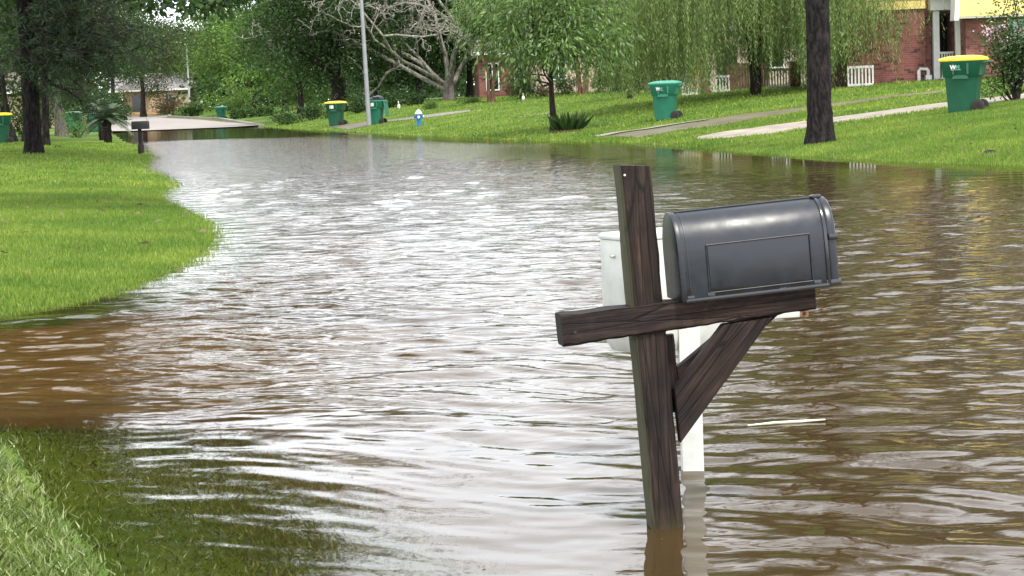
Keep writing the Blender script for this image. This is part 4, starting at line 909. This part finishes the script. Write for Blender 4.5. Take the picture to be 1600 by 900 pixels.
# young tree with spear leaves and its neighbours
q, d = hit(866, 206)
tree('young_tree', 'young tree with a slim straight trunk and drooping spear shaped leaves', q, 5.2, (2.3, 2.0, 1.9), 3.3, M['leaf_young'], M['bark_dark'], .12, 110, 90, .21, .062, 201, limbs=22, lean=(-.1, 0), cr=.85, droop=1.1, fork_z=2.1)
tree('young_tree', 'slim leafy tree hiding the bare tree on its right side', at(768, 100), 5.6, (1.5, 1.4, 1.5), 4.4, M['leaf_young'], M['bark_red'], .10, 70, 80, .24, .075, 202, limbs=14, cr=1.0, droop=1.0, stems=2, spread=.12)
tree('crape_myrtle', 'red barked many stemmed tree right of the young tree trunk', at(911, 97), 5.8, (2.7, 2.2, 1.9), 4.1, M['leaf_young'], M['bark_red'], .10, 70, 80, .24, .07, 203, limbs=10, cr=1.0, droop=.9, stems=4, spread=.17)
tree('young_tree', 'loose light green tree between the young tree and the willow', at(985, 80), 6.0, (1.7, 1.7, 1.8), 4.1, M['leaf_bright'], M['bark_dark'], .09, 46, 70, .22, .06, 204, limbs=10, cr=.9, droop=.9)

# weeping willow
def willow(label, base, H, rx, seed, strands=1100):
    rng = np.random.default_rng(seed); t = thing('willow_tree', label, 'tree', base)
    mb = MB(); tops = []
    for s in range(3):
        a = s * 2.1 + .4; top_ = np.array([math.cos(a) * .9, math.sin(a) * .9, H * .8]); W = wander(rng, (math.cos(a) * .05, math.sin(a) * .05, -.2), (math.cos(a) * .12, math.sin(a) * .12, 1.6), 3, .02) + wander(rng, (math.cos(a) * .12, math.sin(a) * .12, 1.7), top_, 4, .03)
        mb.tube(W, np.linspace(.17, .06, 7), 8)
        for j in range(7):
            b_ = rng.uniform(0, 2 * PI); rr = rx * rng.uniform(.4, .85); e_ = np.array([math.cos(b_) * rr, math.sin(b_) * rr, H * rng.uniform(.72, .98)])
            k = int(rng.integers(2, 5)); mb.tube(wander(rng, W[k], e_, 5, .06), np.linspace(.08, .015, 5), 5)
    mb.build('trunk', M['bark_dark'], t, True)
    Ps, Ds = [], []
    # bundles of strands
    for b in range(110):
        a = rng.uniform(0, 2 * PI); rr = rx * math.sqrt(rng.random()); c = np.array([rr * math.cos(a), rr * math.sin(a) * .85, H * (1 - .42 * (rr / rx) ** 2) * rng.uniform(.75, 1)])
        low = rng.uniform(.4, 1.6) if c[0] < -1.2 else rng.uniform(1.0, 2.7)
        for s in range(strands // 110):
            p0 = c + rng.normal(size=3) * np.array([.42, .42, .35]); zl = max(.25, low + rng.normal() * .5); L_ = max(.6, p0[2] - zl); n = int(L_ / .085)
            sv = rng.normal(size=2) * .09; tt = np.linspace(0, 1, n); out_ = np.array([math.cos(a), math.sin(a)]) * .5 * (1 - (1 - np.minimum(tt * 2, 1)) ** 2)[:, None]
            P = np.c_[p0[0] + out_[:, 0] + sv[0] * tt * L_ * .5 + .03 * np.sin(tt * 9 + s), p0[1] + out_[:, 1] + sv[1] * tt * L_ * .5, p0[2] - tt * L_]
            Ps.append(P + rng.normal(size=P.shape) * .018); Ds.append(np.c_[rng.normal(size=(n, 2)) * .45, -np.ones(n)])
    leaves('crown', np.concatenate(Ps), np.concatenate(Ds), .15, .026, M['leaf_willow'], t, rng)
    return t
qw, dw = hit(1180, 148)
willow('weeping willow with hanging strands reaching down to the lawn', qw, 7.2, 5.3, 301, 5600)

# bare pale tree
def bare_tree(label, base, seed):
    rng = np.random.default_rng(seed); t = thing('bare_tree', label, 'tree', base)
    MB().tube([(0, 0, -.3), (0, 0, .3), (.02, 0, .8), (.05, 0, 1.3)], [.62, .43, .38, .32], 14).build('trunk', M['bark_grey'], t, True)
    def grow(mb, p, dr, L_, r, depth):
        n = 5; P = [p]; d = dr
        for i in range(n):
            d = unit(d + rng.normal(size=3) * (.15 + .05 * depth) + np.array([0, 0, .03])); P.append(P[-1] + d * L_ / n)
        mb.tube(P, np.linspace(r, r * .6, n + 1), 7 if depth < 2 else 4, False)
        if depth >= 6: return
        for j in range(3 if depth < 3 else 2):
            k = int(rng.integers(2, n + 1)) if j else n
            nd = unit(d + rng.normal(size=3) * .62 + np.array([0, -.05, -.02])); grow(mb, P[k], nd, L_ * rng.uniform(.5, .72), max(.026, r * .56), depth + 1)
    # main limbs: (start height, end direction, length, radius)
    for (sx, z0, dx, dy, dz, L_, r) in ((-.3, .7, -.95, -.1, .50, 8.4, .16), (-.2, .9, -.62, .2, 1.0, 5.8, .18), (-.05, 1.1, -.28, -.25, 1.0, 4.8, .18), (.1, 1.1, .12, -.2, 1.0, 5.0, .21), (.28, .9, .36, .15, 1.0, 4.6, .20), (-.1, 1.0, -.9, -.45, .60, 7.0, .13), (-.25, .9, -.95, .25, .85, 7.2, .13)):
        mb = MB(); grow(mb, np.array([sx, 0, z0]), unit(np.array([dx, dy, dz])), L_, r, 0); mb.build('limb', M['bark_pale'], t, True)
    return t
qd, dd = hit(702, 156)
bare_tree('pale leafless tree with twisting branches spreading from a low fork', qd, 413)

# sago palms
def sago(label, base, h, r, seed, R_=1.2, n=40):
    rng = np.random.default_rng(seed); t = thing('sago_palm', label, 'palm', base, 0, 'sago palms on the left lawn')
    MB().lathe([(r * 1.05, -.1), (r, .1), (r * 1.12, .2), (r * .98, .33), (r * 1.1, .45), (r * .97, .6), (r * 1.08, .75), (r * .85, h)], 12).build('trunk', M['bark_dark'], t, True)
    for i in range(n):
        a = rng.uniform(0, 2 * PI); el_ = rng.uniform(.05, 1.35); L_ = R_ * rng.uniform(.8, 1.1); tt = np.linspace(0, 1, 26)
        rad = L_ * tt * math.cos(el_ * .9); z = h + L_ * (math.sin(el_) * tt - .52 * tt ** 2 * (1.1 - .4 * el_))
        C = np.c_[rad * math.cos(a), rad * math.sin(a), z]; tg = unit(np.gradient(C, axis=0)); sd_ = np.array([-math.sin(a), math.cos(a), 0])
        fb = MB(); fb.tube(C[::3], np.linspace(.02, .006, len(C[::3])), 4)
        for c, g, u in zip(C[2:], tg[2:], tt[2:]):
            for sg in (-1, 1):
                e_ = unit(g * .7 + sd_ * sg * .8 + np.array([0, 0, .12 - .25 * u])) * R_ * (.10 + .17 * math.sin(PI * (.12 + .85 * u))) * rng.uniform(.85, 1.1)
                fb.add([c - g * .018, c + e_ * .5 - g * .022, c + e_, c + e_ * .5 + g * .022, c + g * .018], [(0, 1, 2, 3, 4)])
        fb.build('frond', M['frond'], t)
    return t
q, d = hit(169, 223)
sago('sago palm with a thick dark trunk and spreading fronds by the flooded street', q, .95, .17, 41)
q2, d2 = hit(159, 219)
sago('sago palm half hidden behind the thicker one', q2, 1.15, .12, 42, 1.0, 26)

# ------------------------------------------------------------------ shrubs and plants
def sh(px, py, wpx, hpx, leaf, label, seed, n=1800, name='shrub', Ll=None, grp='shrubs along the house fronts', d=None, extra=None):
    if d is None: q, d = hit(px, py)
    else: q = at(px, d)
    k = d / FPX; L_ = Ll or max(.08, 3.2 * k)
    return shrub(name, label, q, (wpx * k / 2, wpx * k / 2.4, hpx * k / 1.9), M[leaf], n, L_, L_ * .55, seed, grp, extra=extra)
sh(36, 214, 34, 60, 'leaf_dark', 'dark shrub at the foot of the left trunks', 501, 1500)
sh(118, 199, 48, 52, 'leaf_bright', 'yellowish sapling in front of the left bins', 502, 900, d=96)
sh(262, 178, 46, 34, 'leaf_tan', 'tan and pink shrub before the far beige house', 503, d=232)
sh(300, 180, 40, 20, 'leaf_mid', 'low green shrub at the foot of the pale lamp pole', 504, d=226)
for i, (px, hp) in enumerate(((368, 14), (381, 15), (394, 16), (408, 17), (421, 16))):
    sh(px, 186 - i * 1.3, 16, hp, 'leaf_mid', ['round clipped bush nearest the far pale green bin', 'second clipped bush from the far bin', 'middle bush of the clipped row by the far lawn', 'fourth clipped bush of the row by the far lawn', 'last clipped bush of the row under the bright trees'][i], 510 + i, 700, grp='clipped bushes by the far lawn')
sh(370, 172, 60, 50, 'leaf_bright', 'large soft green bush behind the far pale green bin', 520, 1600, d=190)
for i, px in enumerate((445, 487, 560, 610, 650)):
    sh(px, 172, 46, 26, ['leaf_mid', 'leaf_dark', 'leaf_dark', 'leaf_dark', 'leaf_dark'][i], ['loose green bush left of the oak trunk', 'dark bush at the left foot of the oak', 'dark bush right of the oak trunk', 'dark low hedge bush left of the bare tree', 'dark hedge bush at the foot of the bare tree'][i], 530 + i, 1400, d=118)
sh(512, 172, 18, 14, 'leaf_bright', 'small light green bush above the yellow lidded bin', 537, 500, d=116)
sh(672, 160, 30, 12, 'leaf_bright', 'low pale green plant left of the bare tree foot', 538, 500, d=103)
sh(735, 156, 40, 10, 'leaf_bright', 'low pale green plant right of the bare tree foot', 539, 600, d=103)
sh(815, 151, 54, 36, 'leaf_dark', 'clipped dark bush before the red brick house', 540, 1800, d=101)
sh(885, 148, 44, 40, 'leaf_mid', 'light green bush behind the young tree trunk', 541, 1600, d=102)
sh(945, 150, 48, 34, 'leaf_dark', 'dark bush in front of the parked dark vehicle', 542, 1800, d=99)
sh(985, 146, 40, 18, 'leaf_dark', 'low dark bush under the parked vehicle bonnet', 543, 900, d=98)
sh(848, 152, 26, 22, 'leaf_tan', 'dry greyish shrub left of the young tree trunk', 544, 600, d=101)
for i, (px, d_, w_, h_) in enumerate(((75, 150, 60, 60), (112, 160, 56, 70), (150, 165, 60, 64), (185, 200, 44, 46), (-5, 135, 50, 50), (52, 130, 40, 44))):
    sh(px, 0, w_, h_, 'leaf_dark', ['dark bush seen between the two left pine trunks', 'tall dark bush behind the yellowish sapling', 'tall dark bush behind the sago palms', 'dark bush at the left end of the beige house', 'dark bush above the left yellow lidded bin', 'dark bush hidden behind the big left pine trunk'][i], 560 + i, 2600, d=d_, grp='bushes behind the left lawn')
# broad leaved clump by the young tree
q, d = hit(893, 205.5)
rng = np.random.default_rng(55); ci = thing('broadleaf_plant', 'clump of upright dark broad leaves beside the young tree trunk', 'plant', q)
tag(MB().lathe([(.62, .0), (.55, .04), (.2, .06)], 18).build('mulch_ring', M['mulch'], ci, True))
n = 130; a = rng.uniform(0, 2 * PI, n); rr = .42 * np.sqrt(rng.random(n)); P = np.c_[rr * np.cos(a) - .08, rr * np.sin(a) * .8, np.full(n, .03)]
D = np.c_[np.cos(a) * (rr * 1.5 + .1), np.sin(a) * (rr * 1.5 + .1), rng.uniform(.6, 1.2, n)]
leaves('foliage', P, D, .55, .11, M['leaf_dark'], ci, rng)
# crape myrtle bush by the pale driveway
def blooms(t, C, rng):
    hi = C[np.argsort(C[:, 2] + C[:, 0] * -.6)[-6:]]
    P, D = leaf_cloud(rng, hi, .22, 60, 0); leaves('blossom', P, D, .06, .05, M['blossom'], t, rng)
q, d = hit(1585, 157); k = d / FPX
cm = thing('crape_myrtle', 'flowering dark bush with pink blossom beside the pale driveway', 'shrub', q)
rng = np.random.default_rng(66); mb = MB(); Cs = []
for (ex, ez, r) in ((-.55, 1.55, .03), (-.35, 1.9, .03), (-.1, 1.2, .05), (.15, 1.6, .05), (.3, 1.0, .05), (-.35, .55, .03), (.1, 2.3, .03), (.4, 1.9, .04), (.75, 1.3, .04), (-.62, .35, .025), (0, .8, .05), (-.1, 2.6, .02), (.2, 2.9, .02)):
    e_ = np.array([ex, rng.normal() * .25, ez]); W = wander(rng, (rng.normal() * .05, rng.normal() * .05, -.05), e_, 5, .05); mb.tube(W, np.linspace(r, r * .35, 5), 6); Cs += [W[3], W[4], (W[3] + W[4]) / 2 + rng.normal(size=3) * .1]
mb.build('stem', M['bark_dark'], cm, True)
Cs = np.array(Cs); P, D = leaf_cloud(rng, Cs, .42, 60, .1); leaves('foliage', P, D, .09, .05, M['leaf_mid'], cm, rng)
den = np.array([[.15, 0, 1.0], [.35, .1, .8], [.4, 0, 1.2], [.1, .1, 1.3], [.5, 0, .55], [.0, 0, .75], [.45, 0, 1.5], [-.05, 0, 1.0]]); P, D = leaf_cloud(rng, den, .6, 330, .1); leaves('foliage', P, D, .09, .05, M['leaf_dark'], cm, rng)
P, D = leaf_cloud(rng, np.array([[-.52, -.1, 1.5], [-.38, -.1, 1.72], [-.12, -.1, 1.35], [.1, -.1, 1.6], [-.6, 0, 1.62], [.35, -.2, .45]]), .20, 30, 0); leaves('blossom', P, D, .06, .05, M['blossom'], cm, rng)

# ------------------------------------------------------------------ the yellow and brick house on the right
YD = 68.0
def hx(px, y=YD, py=70): return float(pt(px, py, y)[0])
def hz_(px, py, y=YD): return float(pt(px, py, y)[2])
hb = at(1410, YD); bh = thing('brick_house', 'red brick house with yellow siding above and a white porch', 'house', hb)
def HB(): return MB()
def put(b, name, mat, parent=None, **kw):
    b.v = [(v[0] - hb[0], v[1] - hb[1], v[2] - hb[2]) for v in b.v]; return b.build(name, M[mat], parent or bh, **kw)
x0, x1 = hx(1322), hx(1441); zb = hb[2] - .5; zt = hz_(1400, 16); x2, x3 = hx(1453), hx(1503, 66.5); XR = hx(1790)
put(MB().box(x0, x1, YD, YD + 7, zb, zt), 'wall', 'brick')                                   # left wing
put(MB().box(x1 + .003, x2, YD + .25, YD + 7, zb, zt + 2.6), 'wall', 'brick')                # brick return beside the porch
s = MB(); zz = zt
for k in range(9): s.prism_x([(YD - .07, zz), (YD + .3, zz), (YD + .3, zz + .33), (YD - .035, zz + .33)], x0 - .05, x1 + .02); zz += .331
put(s, 'siding', 'yellow')
put(MB().prism_x([(YD - .5, zz), (YD + 3.6, zz + 2.1), (YD + 7.6, zz)], x0 - .4, XR), 'roof', 'roof_brown')
put(MB().box(x2, XR, YD + 3.2, YD + 7, zb, zz), 'wall', 'brick')                              # back of the porch and the core
# porch
pz = zb + .62
put(MB().box(x2 + .003, x3, YD + .3, YD + 3.1, zb, pz), 'porch_floor', 'concrete')
pc0 = hx(1458.5)
cl = MB().box(pc0 - .11, pc0 + .11, YD - .05, YD + .17, zb, hz_(1458, 17)); put(cl, 'porch_column', 'white', bevel=.01)
pc1 = hx(1496, 66.8)
put(MB().box(pc1 - .11, pc1 + .13, YD - 1.05, YD - .83, zb, hz_(1496, 30, 67)), 'porch_column', 'white', bevel=.01)
zbm = hz_(1470, 17)
put(MB().prism_x([(YD - .16, zbm), (YD + .3, zbm), (YD + .3, zbm + .42), (YD - .2, zbm + .42)], hx(1449), hx(1500)), 'beam', 'white', bevel=.01)
put(MB().box(hx(1449), hx(1500), YD - .35, YD + .6, zbm + .423, zbm + .5), 'porch_gutter', 'debris')
dr_x0, dr_x1 = hx(1462, 71), hx(1496, 71)
dz0, dz1 = pz, hz_(1478, 22, 71)
door_ = put(MB().box(x2 + .01, x3 - .01, YD + .95, YD + 1.05, pz + .003, zbm - .003), 'door', 'dark_glass')
gr = MB(); cx = (dr_x0 + dr_x1) / 2; zmid = hz_(1478, 47, 71)
for kx in (-.42, -.14, .14, .42): gr.box(cx + kx - .02, cx + kx + .02, YD + .90, YD + .945, dz0 + .1, zmid + .35 - abs(kx) * .5)
gr.box(cx - .6, cx + .6, YD + .892, YD + .94, zmid - .03, zmid + .03)
gr.tube([(cx + .55 * math.cos(a), YD + .92, zmid + .05 + .55 * math.sin(a)) for a in np.linspace(0, PI, 12)], .022, 6)
put(gr, 'grille', 'pole_pale', door_) if False else put(gr, 'grille', 'pole_pale')
rz0, rz1 = hz_(1478, 124), hz_(1478, 81)
rl = MB(); rx0, rx1 = hx(1461), hx(1493)
rl.box(rx0, rx1, YD - .03, YD + .05, rz1 - .07, rz1); rl.box(rx0, rx1, YD - .02, YD + .04, rz0, rz0 + .06)
for k in range(8): xx = rx0 + (rx1 - rx0) * (k + .5) / 8; rl.box(xx - .022, xx + .022, YD - .01, YD + .03, rz0 + .06, rz1 - .07)
put(rl, 'railing', 'white')
# right wing with its mansard
YR = 66.2; wz = hz_(1540, 26, YR)
rx = hx(1504, YR); wx = hx(1569, YR)
put(MB().box(rx, wx, YR, YR + 7, zb, wz + .2), 'wall', 'brick'); put(MB().box(hx(1650, YR), XR, YR, YR + 7, zb, wz + .2), 'wall', 'brick')
put(MB().box(wx, hx(1650, YR), YR + .25, YR + 7, zb, wz + .2), 'wall', 'brick')
mz = wz; sl_ = MB(); n = 7; y_ = YR - .55; lx = hx(1488, YR)
for k in range(n):
    off = .10 * k
    sl_.prism_x([(y_ + off, mz), (y_ + off + .6, mz), (y_ + off + .68, mz + .36), (y_ + off + .06, mz + .36)], lx + off * .5, XR); mz += .361
put(sl_, 'mansard', 'yellow')
put(MB().box(lx + .02, XR - .02, y_ + .03, YR - .01, wz - .06, wz - .003), 'soffit', 'white')
tm = MB(); tm.loft([[(lx - .16, y_ - .06, wz - .12), (lx - .01, y_ - .06, wz - .12), (lx - .01, y_ + .6, wz - .12), (lx - .16, y_ + .6, wz - .12)],
                    [(lx + .19, y_ + .64, mz + .1), (lx + .34, y_ + .64, mz + .1), (lx + .34, y_ + 1.3, mz + .1), (lx + .19, y_ + 1.3, mz + .1)]])
put(tm, 'trim_board', 'white')
wn = put(MB().box(wx + .1, hx(1645, YR), YR + .16, YR + .24, hz_(1580, 112, YR), wz - .15), 'window', 'blinds')
wf = MB(); wzz = hz_(1580, 112, YR)
wf.box(wx + .003, wx + .1, YR - .03, YR + .2, wzz - .06, wz - .08); wf.box(hx(1645, YR) - .02, hx(1650, YR), YR - .03, YR + .2, wzz - .06, wz - .08); wf.box(wx + .1, hx(1645, YR) - .02, YR - .02, YR + .2, wzz - .06, wzz)
put(wf, 'window_frame', 'white')
# white vent pipe at the foot of the wall
q = at(1445, YD - .35); pp = thing('vent_pipe', 'bent white pipe at the foot of the brick wall', 'pipe', q)
MB().tube([(-.19, 0, -.05), (-.19, 0, .36), (-.15, 0, .42), (.1, 0, .42), (.14, 0, .36), (.14, 0, .22)], .065, 10).build('pipe', M['white'], pp, True)
MB().box(.03, .25, -.1, .1, -.05, .21).build('valve_box', M['white'], pp, True, .02)

# ------------------------------------------------------------------ fence under the willow
def fence_panel(label, p0, p1, top0, d, group='white railing panels under the willow'):
    q = at((p0 + p1) / 2, d); k = d / FPX; wdt = (p1 - p0) * k; h = top0 * k
    t = thing('railing_panel', label, 'railing', q, 0, group); x0_, x1_ = -wdt / 2, wdt / 2
    MB().box(x0_, x1_, -.03, .03, h - .09, h).build('rail', M['white'], t); MB().box(x0_, x1_, -.03, .03, .03, .12).build('rail', M['white'], t)
    n = max(3, int(wdt / .115))
    for i in range(n + 1):
        xx = x0_ + .03 + (wdt - .06) * i / n; MB().box(xx - .028, xx + .028, -.02, .02, .12, h - .09).build('picket', M['white'], t)
for lab, a, b, h in (('leftmost white railing panel beside the pale green bin', 1066, 1096, 26), ('white railing panel second from the bin', 1110, 1141, 27), ('white railing panel between the willow trunk and the pine', 1197, 1235, 32),
                     ('narrow white railing panel half hidden by the pine trunk', 1250, 1275, 32), ('white railing panel ending at the brick house corner', 1325, 1366, 33)):
    fence_panel(lab, a, b, h, 76 if a < 1150 else (74 if a < 1300 else YD + 1.2 - 2.0))
def pier(label, px, d, w_, h, mat):
    q = at(px, d); t = thing('fence_pier', label, 'pier', q, 0, 'piers of the railing under the willow')
    MB().box(-w_ / 2, w_ / 2, -.2, .2, -.2, h).build('shaft', M[mat], t); MB().box(-w_ / 2 - .04, w_ / 2 + .04, -.24, .24, h, h + .07).build('cap', M['concrete'], t)
pier('brown brick pier between the two left railing panels', 1103, 76, .36, .85, 'brick'); pier('brown brick pier right of the wide railing panel', 1243, 74, .36, .95, 'brick')
q = at(1170, 78); wf_ = thing('board_fence', 'brown board fence behind the willow trunk', 'fence', q)
b = MB()
for i in range(15): b.box(-.85 + i * .114, -.85 + i * .114 + .106, -.012, .012, -.1, 1.05 + .01 * (i % 3))
b.build('boards', M['brown_wood'], wf_); MB().box(-.86, .87, .014, .06, .75, .85).build('rail', M['brown_wood'], wf_)
# pale house wall and porch post seen through the willow
def simple_house(name, label, q, wdt, dep, h, wall, roof, rh, wins, door=None, rz=0.0, gable=False):
    t = thing(name, label, 'house', q, rz); MB().box(-wdt / 2, wdt / 2, 0, dep, -.6, h).build('wall', M[wall], t)
    ov = .45
    if gable: MB().prism([(-wdt / 2 - ov, h), (wdt / 2 + ov, h), (0, h + rh)], -ov, dep + ov).build('roof', M[roof], t)
    else: MB().prism_x([(-ov, h), (dep / 2, h + rh), (dep + ov, h)], -wdt / 2 - ov, wdt / 2 + ov).build('roof', M[roof], t)
    MB().box(-wdt / 2 - ov - .02, wdt / 2 + ov + .02, -ov - .03, -ov - .003, h - .12, h + .08).build('fascia', M['white'], t)
    for (a, b_, z0, z1) in wins:
        f = MB(); f.box(a - .08, b_ + .08, -.05, -.003, z0 - .08, z0); f.box(a - .08, b_ + .08, -.05, -.003, z1, z1 + .08); f.box(a - .08, a, -.05, -.003, z0, z1); f.box(b_, b_ + .08, -.05, -.003, z0, z1); f.box((a + b_) / 2 - .03, (a + b_) / 2 + .03, -.05, -.003, z0, z1)
        wv = f.build('window', M['white'], t); MB().box(a, b_, -.02, -.004, z0, z1).build('pane', M['dark_glass'], wv)
    if door: a, b_, z1 = door; MB().box(a, b_, -.06, -.003, -.2, z1).build('door', M['dark_glass'], t)
    return t
simple_house('house', 'pale sided house glimpsed between the willow strands', at(1150, 96), 8, 8, 2.9, 'pinkbrick', 'roof_brown', 2.2, [(-2.6, -1.6, .9, 2.1), (1.2, 2.4, .9, 2.1)], (-.9, .1, 2.1))
q = at(1090, 84); op_ = thing('garden_screen', 'orange tan wooden screen behind the willow and railing', 'screen', q)
b = MB()
for i in range(6): b.box(-.36 + i * .12, -.36 + i * .12 + .11, -.02, .02, 0, 2.2)
b.build('slats', M['tan_wood'], op_); MB().box(-.4, .4, .022, .06, 1.5, 1.6).build('rail', M['tan_wood'], op_)
simple_house('house', 'pale pinkish house behind the dark parked vehicle', at(930, 118), 7.2, 9, 3.0, 'pinkbrick', 'roof_brown', 2.4, [(-2.6, -1.8, .9, 2.2)], None, R(4))
simple_house('house', 'red brick house with white framed windows behind the dark bush', at(792, 122), 3.4, 8, 2.8, 'brick', 'roof_brown', 1.2, [(-1.2, -.5, .5, 2.1), (.6, 1.1, .7, 2.1)], None, R(3))
fh = at(236, 246)
far_h = simple_house('house', 'beige house with grey roof and dark door at the street end', fh, 9.6, 9, 2.7, 'beige', 'roof_grey', 2.2, [(1.9, 2.7, .7, 2.1)], (-2.4, -.9, 2.2))
MB().box(-3.6, -3.25, -1.6, -1.25, -.3, 2.6).build('porch_column', M['white'], far_h); MB().box(-4.0, .2, -1.8, -.5, 2.6, 2.85).build('porch_beam', M['white'], far_h)
MB().prism([(-4.3, 2.86), (.4, 2.86), (-1.9, 4.1)], -1.9, -.46).build('porch_roof', M['roof_grey'], far_h)
simple_house('house', 'cream house wall glimpsed between the left tree trunks', at(8, 150), 4.6, 8, 2.9, 'beige', 'roof_brown', 1.6, [(-1.0, .2, .9, 2.1)], None)
# dark parked vehicle
q = at(1003, 108)
car = thing('parked_car', 'dark sport utility vehicle parked behind the bushes by the pale house', 'car', q, R(172)); 
MB().prism([(-2.3, .35), (2.3, .35), (2.38, .7), (2.3, 1.02), (1.1, 1.12), (-2.3, 1.14), (-2.38, .8)], -.92, .92).build('body', M['car_dark'], car, True, .06)
MB().prism([(-2.25, 1.13), (1.1, 1.12), (.45, 1.74), (.2, 1.8), (-1.9, 1.78), (-2.12, 1.66)], -.82, .82).build('cabin', M['dark_glass'], car, True, .05)
MB().box(-1.95, .3, -.78, .78, 1.79, 1.84).build('roof', M['car_dark'], car, True, .02)
MB().box(2.3, 2.46, -.9, .9, .42, .66).build('bumper', M['chrome'], car, True, .04); MB().box(2.31, 2.40, -.55, .55, .72, .95).build('radiator', M['chrome'], car, True, .02)
for sy in (-1, 1):
    MB().box(2.28, 2.36, sy * .6, sy * .86, .78, .94).build('headlight', M['white'], car, True, .02)
    for xx in (-1.45, 1.45):
        wl = MB().cyl_y(xx, sy * .70, sy * .94, .36, .36, 20).build('wheel', M['rubber'], car, True, .03); MB().cyl_y(xx, sy * .935, sy * .955, .36, .2, 14).build('rim', M['chrome'], wl, True)

# ------------------------------------------------------------------ small things on the lawns
def ornament(label, px, py, d, h, seed):
    q = at(px, d); t = thing('garden_ornament', label, 'ornament', q); k = h
    MB().lathe([(.16 * k, -.05), (.2 * k, .12 * k), (.24 * k, .35 * k), (.18 * k, .5 * k), (.08 * k, .62 * k)], 12).build('body', M['white'], t, True)
    MB().lathe([(.05 * k, .6 * k), (.07 * k, .8 * k), (.1 * k, .88 * k), (.08 * k, .97 * k), (.02 * k, 1.0 * k)], 10, (-.03 * k, 0)).build('head', M['white'], t, True)
    MB().tube([(-.1 * k, 0, .9 * k), (-.2 * k, 0, .87 * k)], [.03 * k, .008 * k], 6).build('beak', M['lid_yellow'], t)
ornament('small white bird ornament before the dark clipped bush', 818, 152, 97, .36, 1)
ornament('white goose ornament among the dark hedges behind the overfilled bin', 623, 160, 114, .42, 2)
def lump(name, label, q, r, mat, cat, seed):
    rng = np.random.default_rng(seed); b = MB()
    b.loft([[(r * rr * (1 + .25 * rng.normal()) * math.cos(a), r * .6 * rr * (1 + .2 * rng.normal()) * math.sin(a), r * z) for a in np.linspace(0, 2 * PI, 10, endpoint=False)] for rr, z in ((.9, -.05), (1, .15), (.8, .4), (.3, .55))])
    o = b.build(name, M[mat], None, True); o.location = [float(c) for c in q]; return tag(o, label, cat)
lump('fallen_branch', 'dark clod lying on the right lawn near the water', hit(1547, 240)[0], .12, 'debris', 'debris', 3)
lump('leaf_pile', 'small dark leaf heap on the left lawn by the pines', hit(90, 230)[0], .12, 'debris', 'debris', 4)
q = on_water(1228, 662); b = MB(); b.tube([(-.16, -.02, .003), (-.05, 0, .006), (.06, .01, .006), (.17, .045, .003)], [.003, .006, .006, .003], 6)
o = b.build('pale_streak', M['straw']); o.location = [float(c) for c in q]; tag(o, 'pale reed lying on the water right of the white post', 'streak')  # thin pale tube laid on the water surface

rng = np.random.default_rng(321)
x, y = scatter(170, 13.5, 60, lambda y: -0.31 * y - .5, shoreL, 322, 'L', 1.0, .1); x2_, y2_ = clear(*scatter(120, 30, 60, shoreR, lambda y: 0.28 * y, 323, 'R', 1.0, .1, 8), lines)
x, y = np.r_[x, x2_], np.r_[y, y2_]; P = np.c_[x, y, hgt(x, y) + .055]; D = rng.normal(size=P.shape) * [1, 1, .15]
tag(leaves('leaf_litter', P, D, .10, .05, M['leaf_tan'], None, rng), kind='stuff')
y = rng.uniform(5.2, 24, 70); x = rng.uniform(-.24, .27, len(y)) * y; k = (hgt(x, y) < -.02); x, y = x[k], y[k]
P = np.c_[x, y, np.full(len(x), .006)]; D = rng.normal(size=P.shape) * [1, .7, .06]
tag(leaves('floating_litter', P, D, .02, .006, M['leaf_tan'], None, rng), kind='stuff')
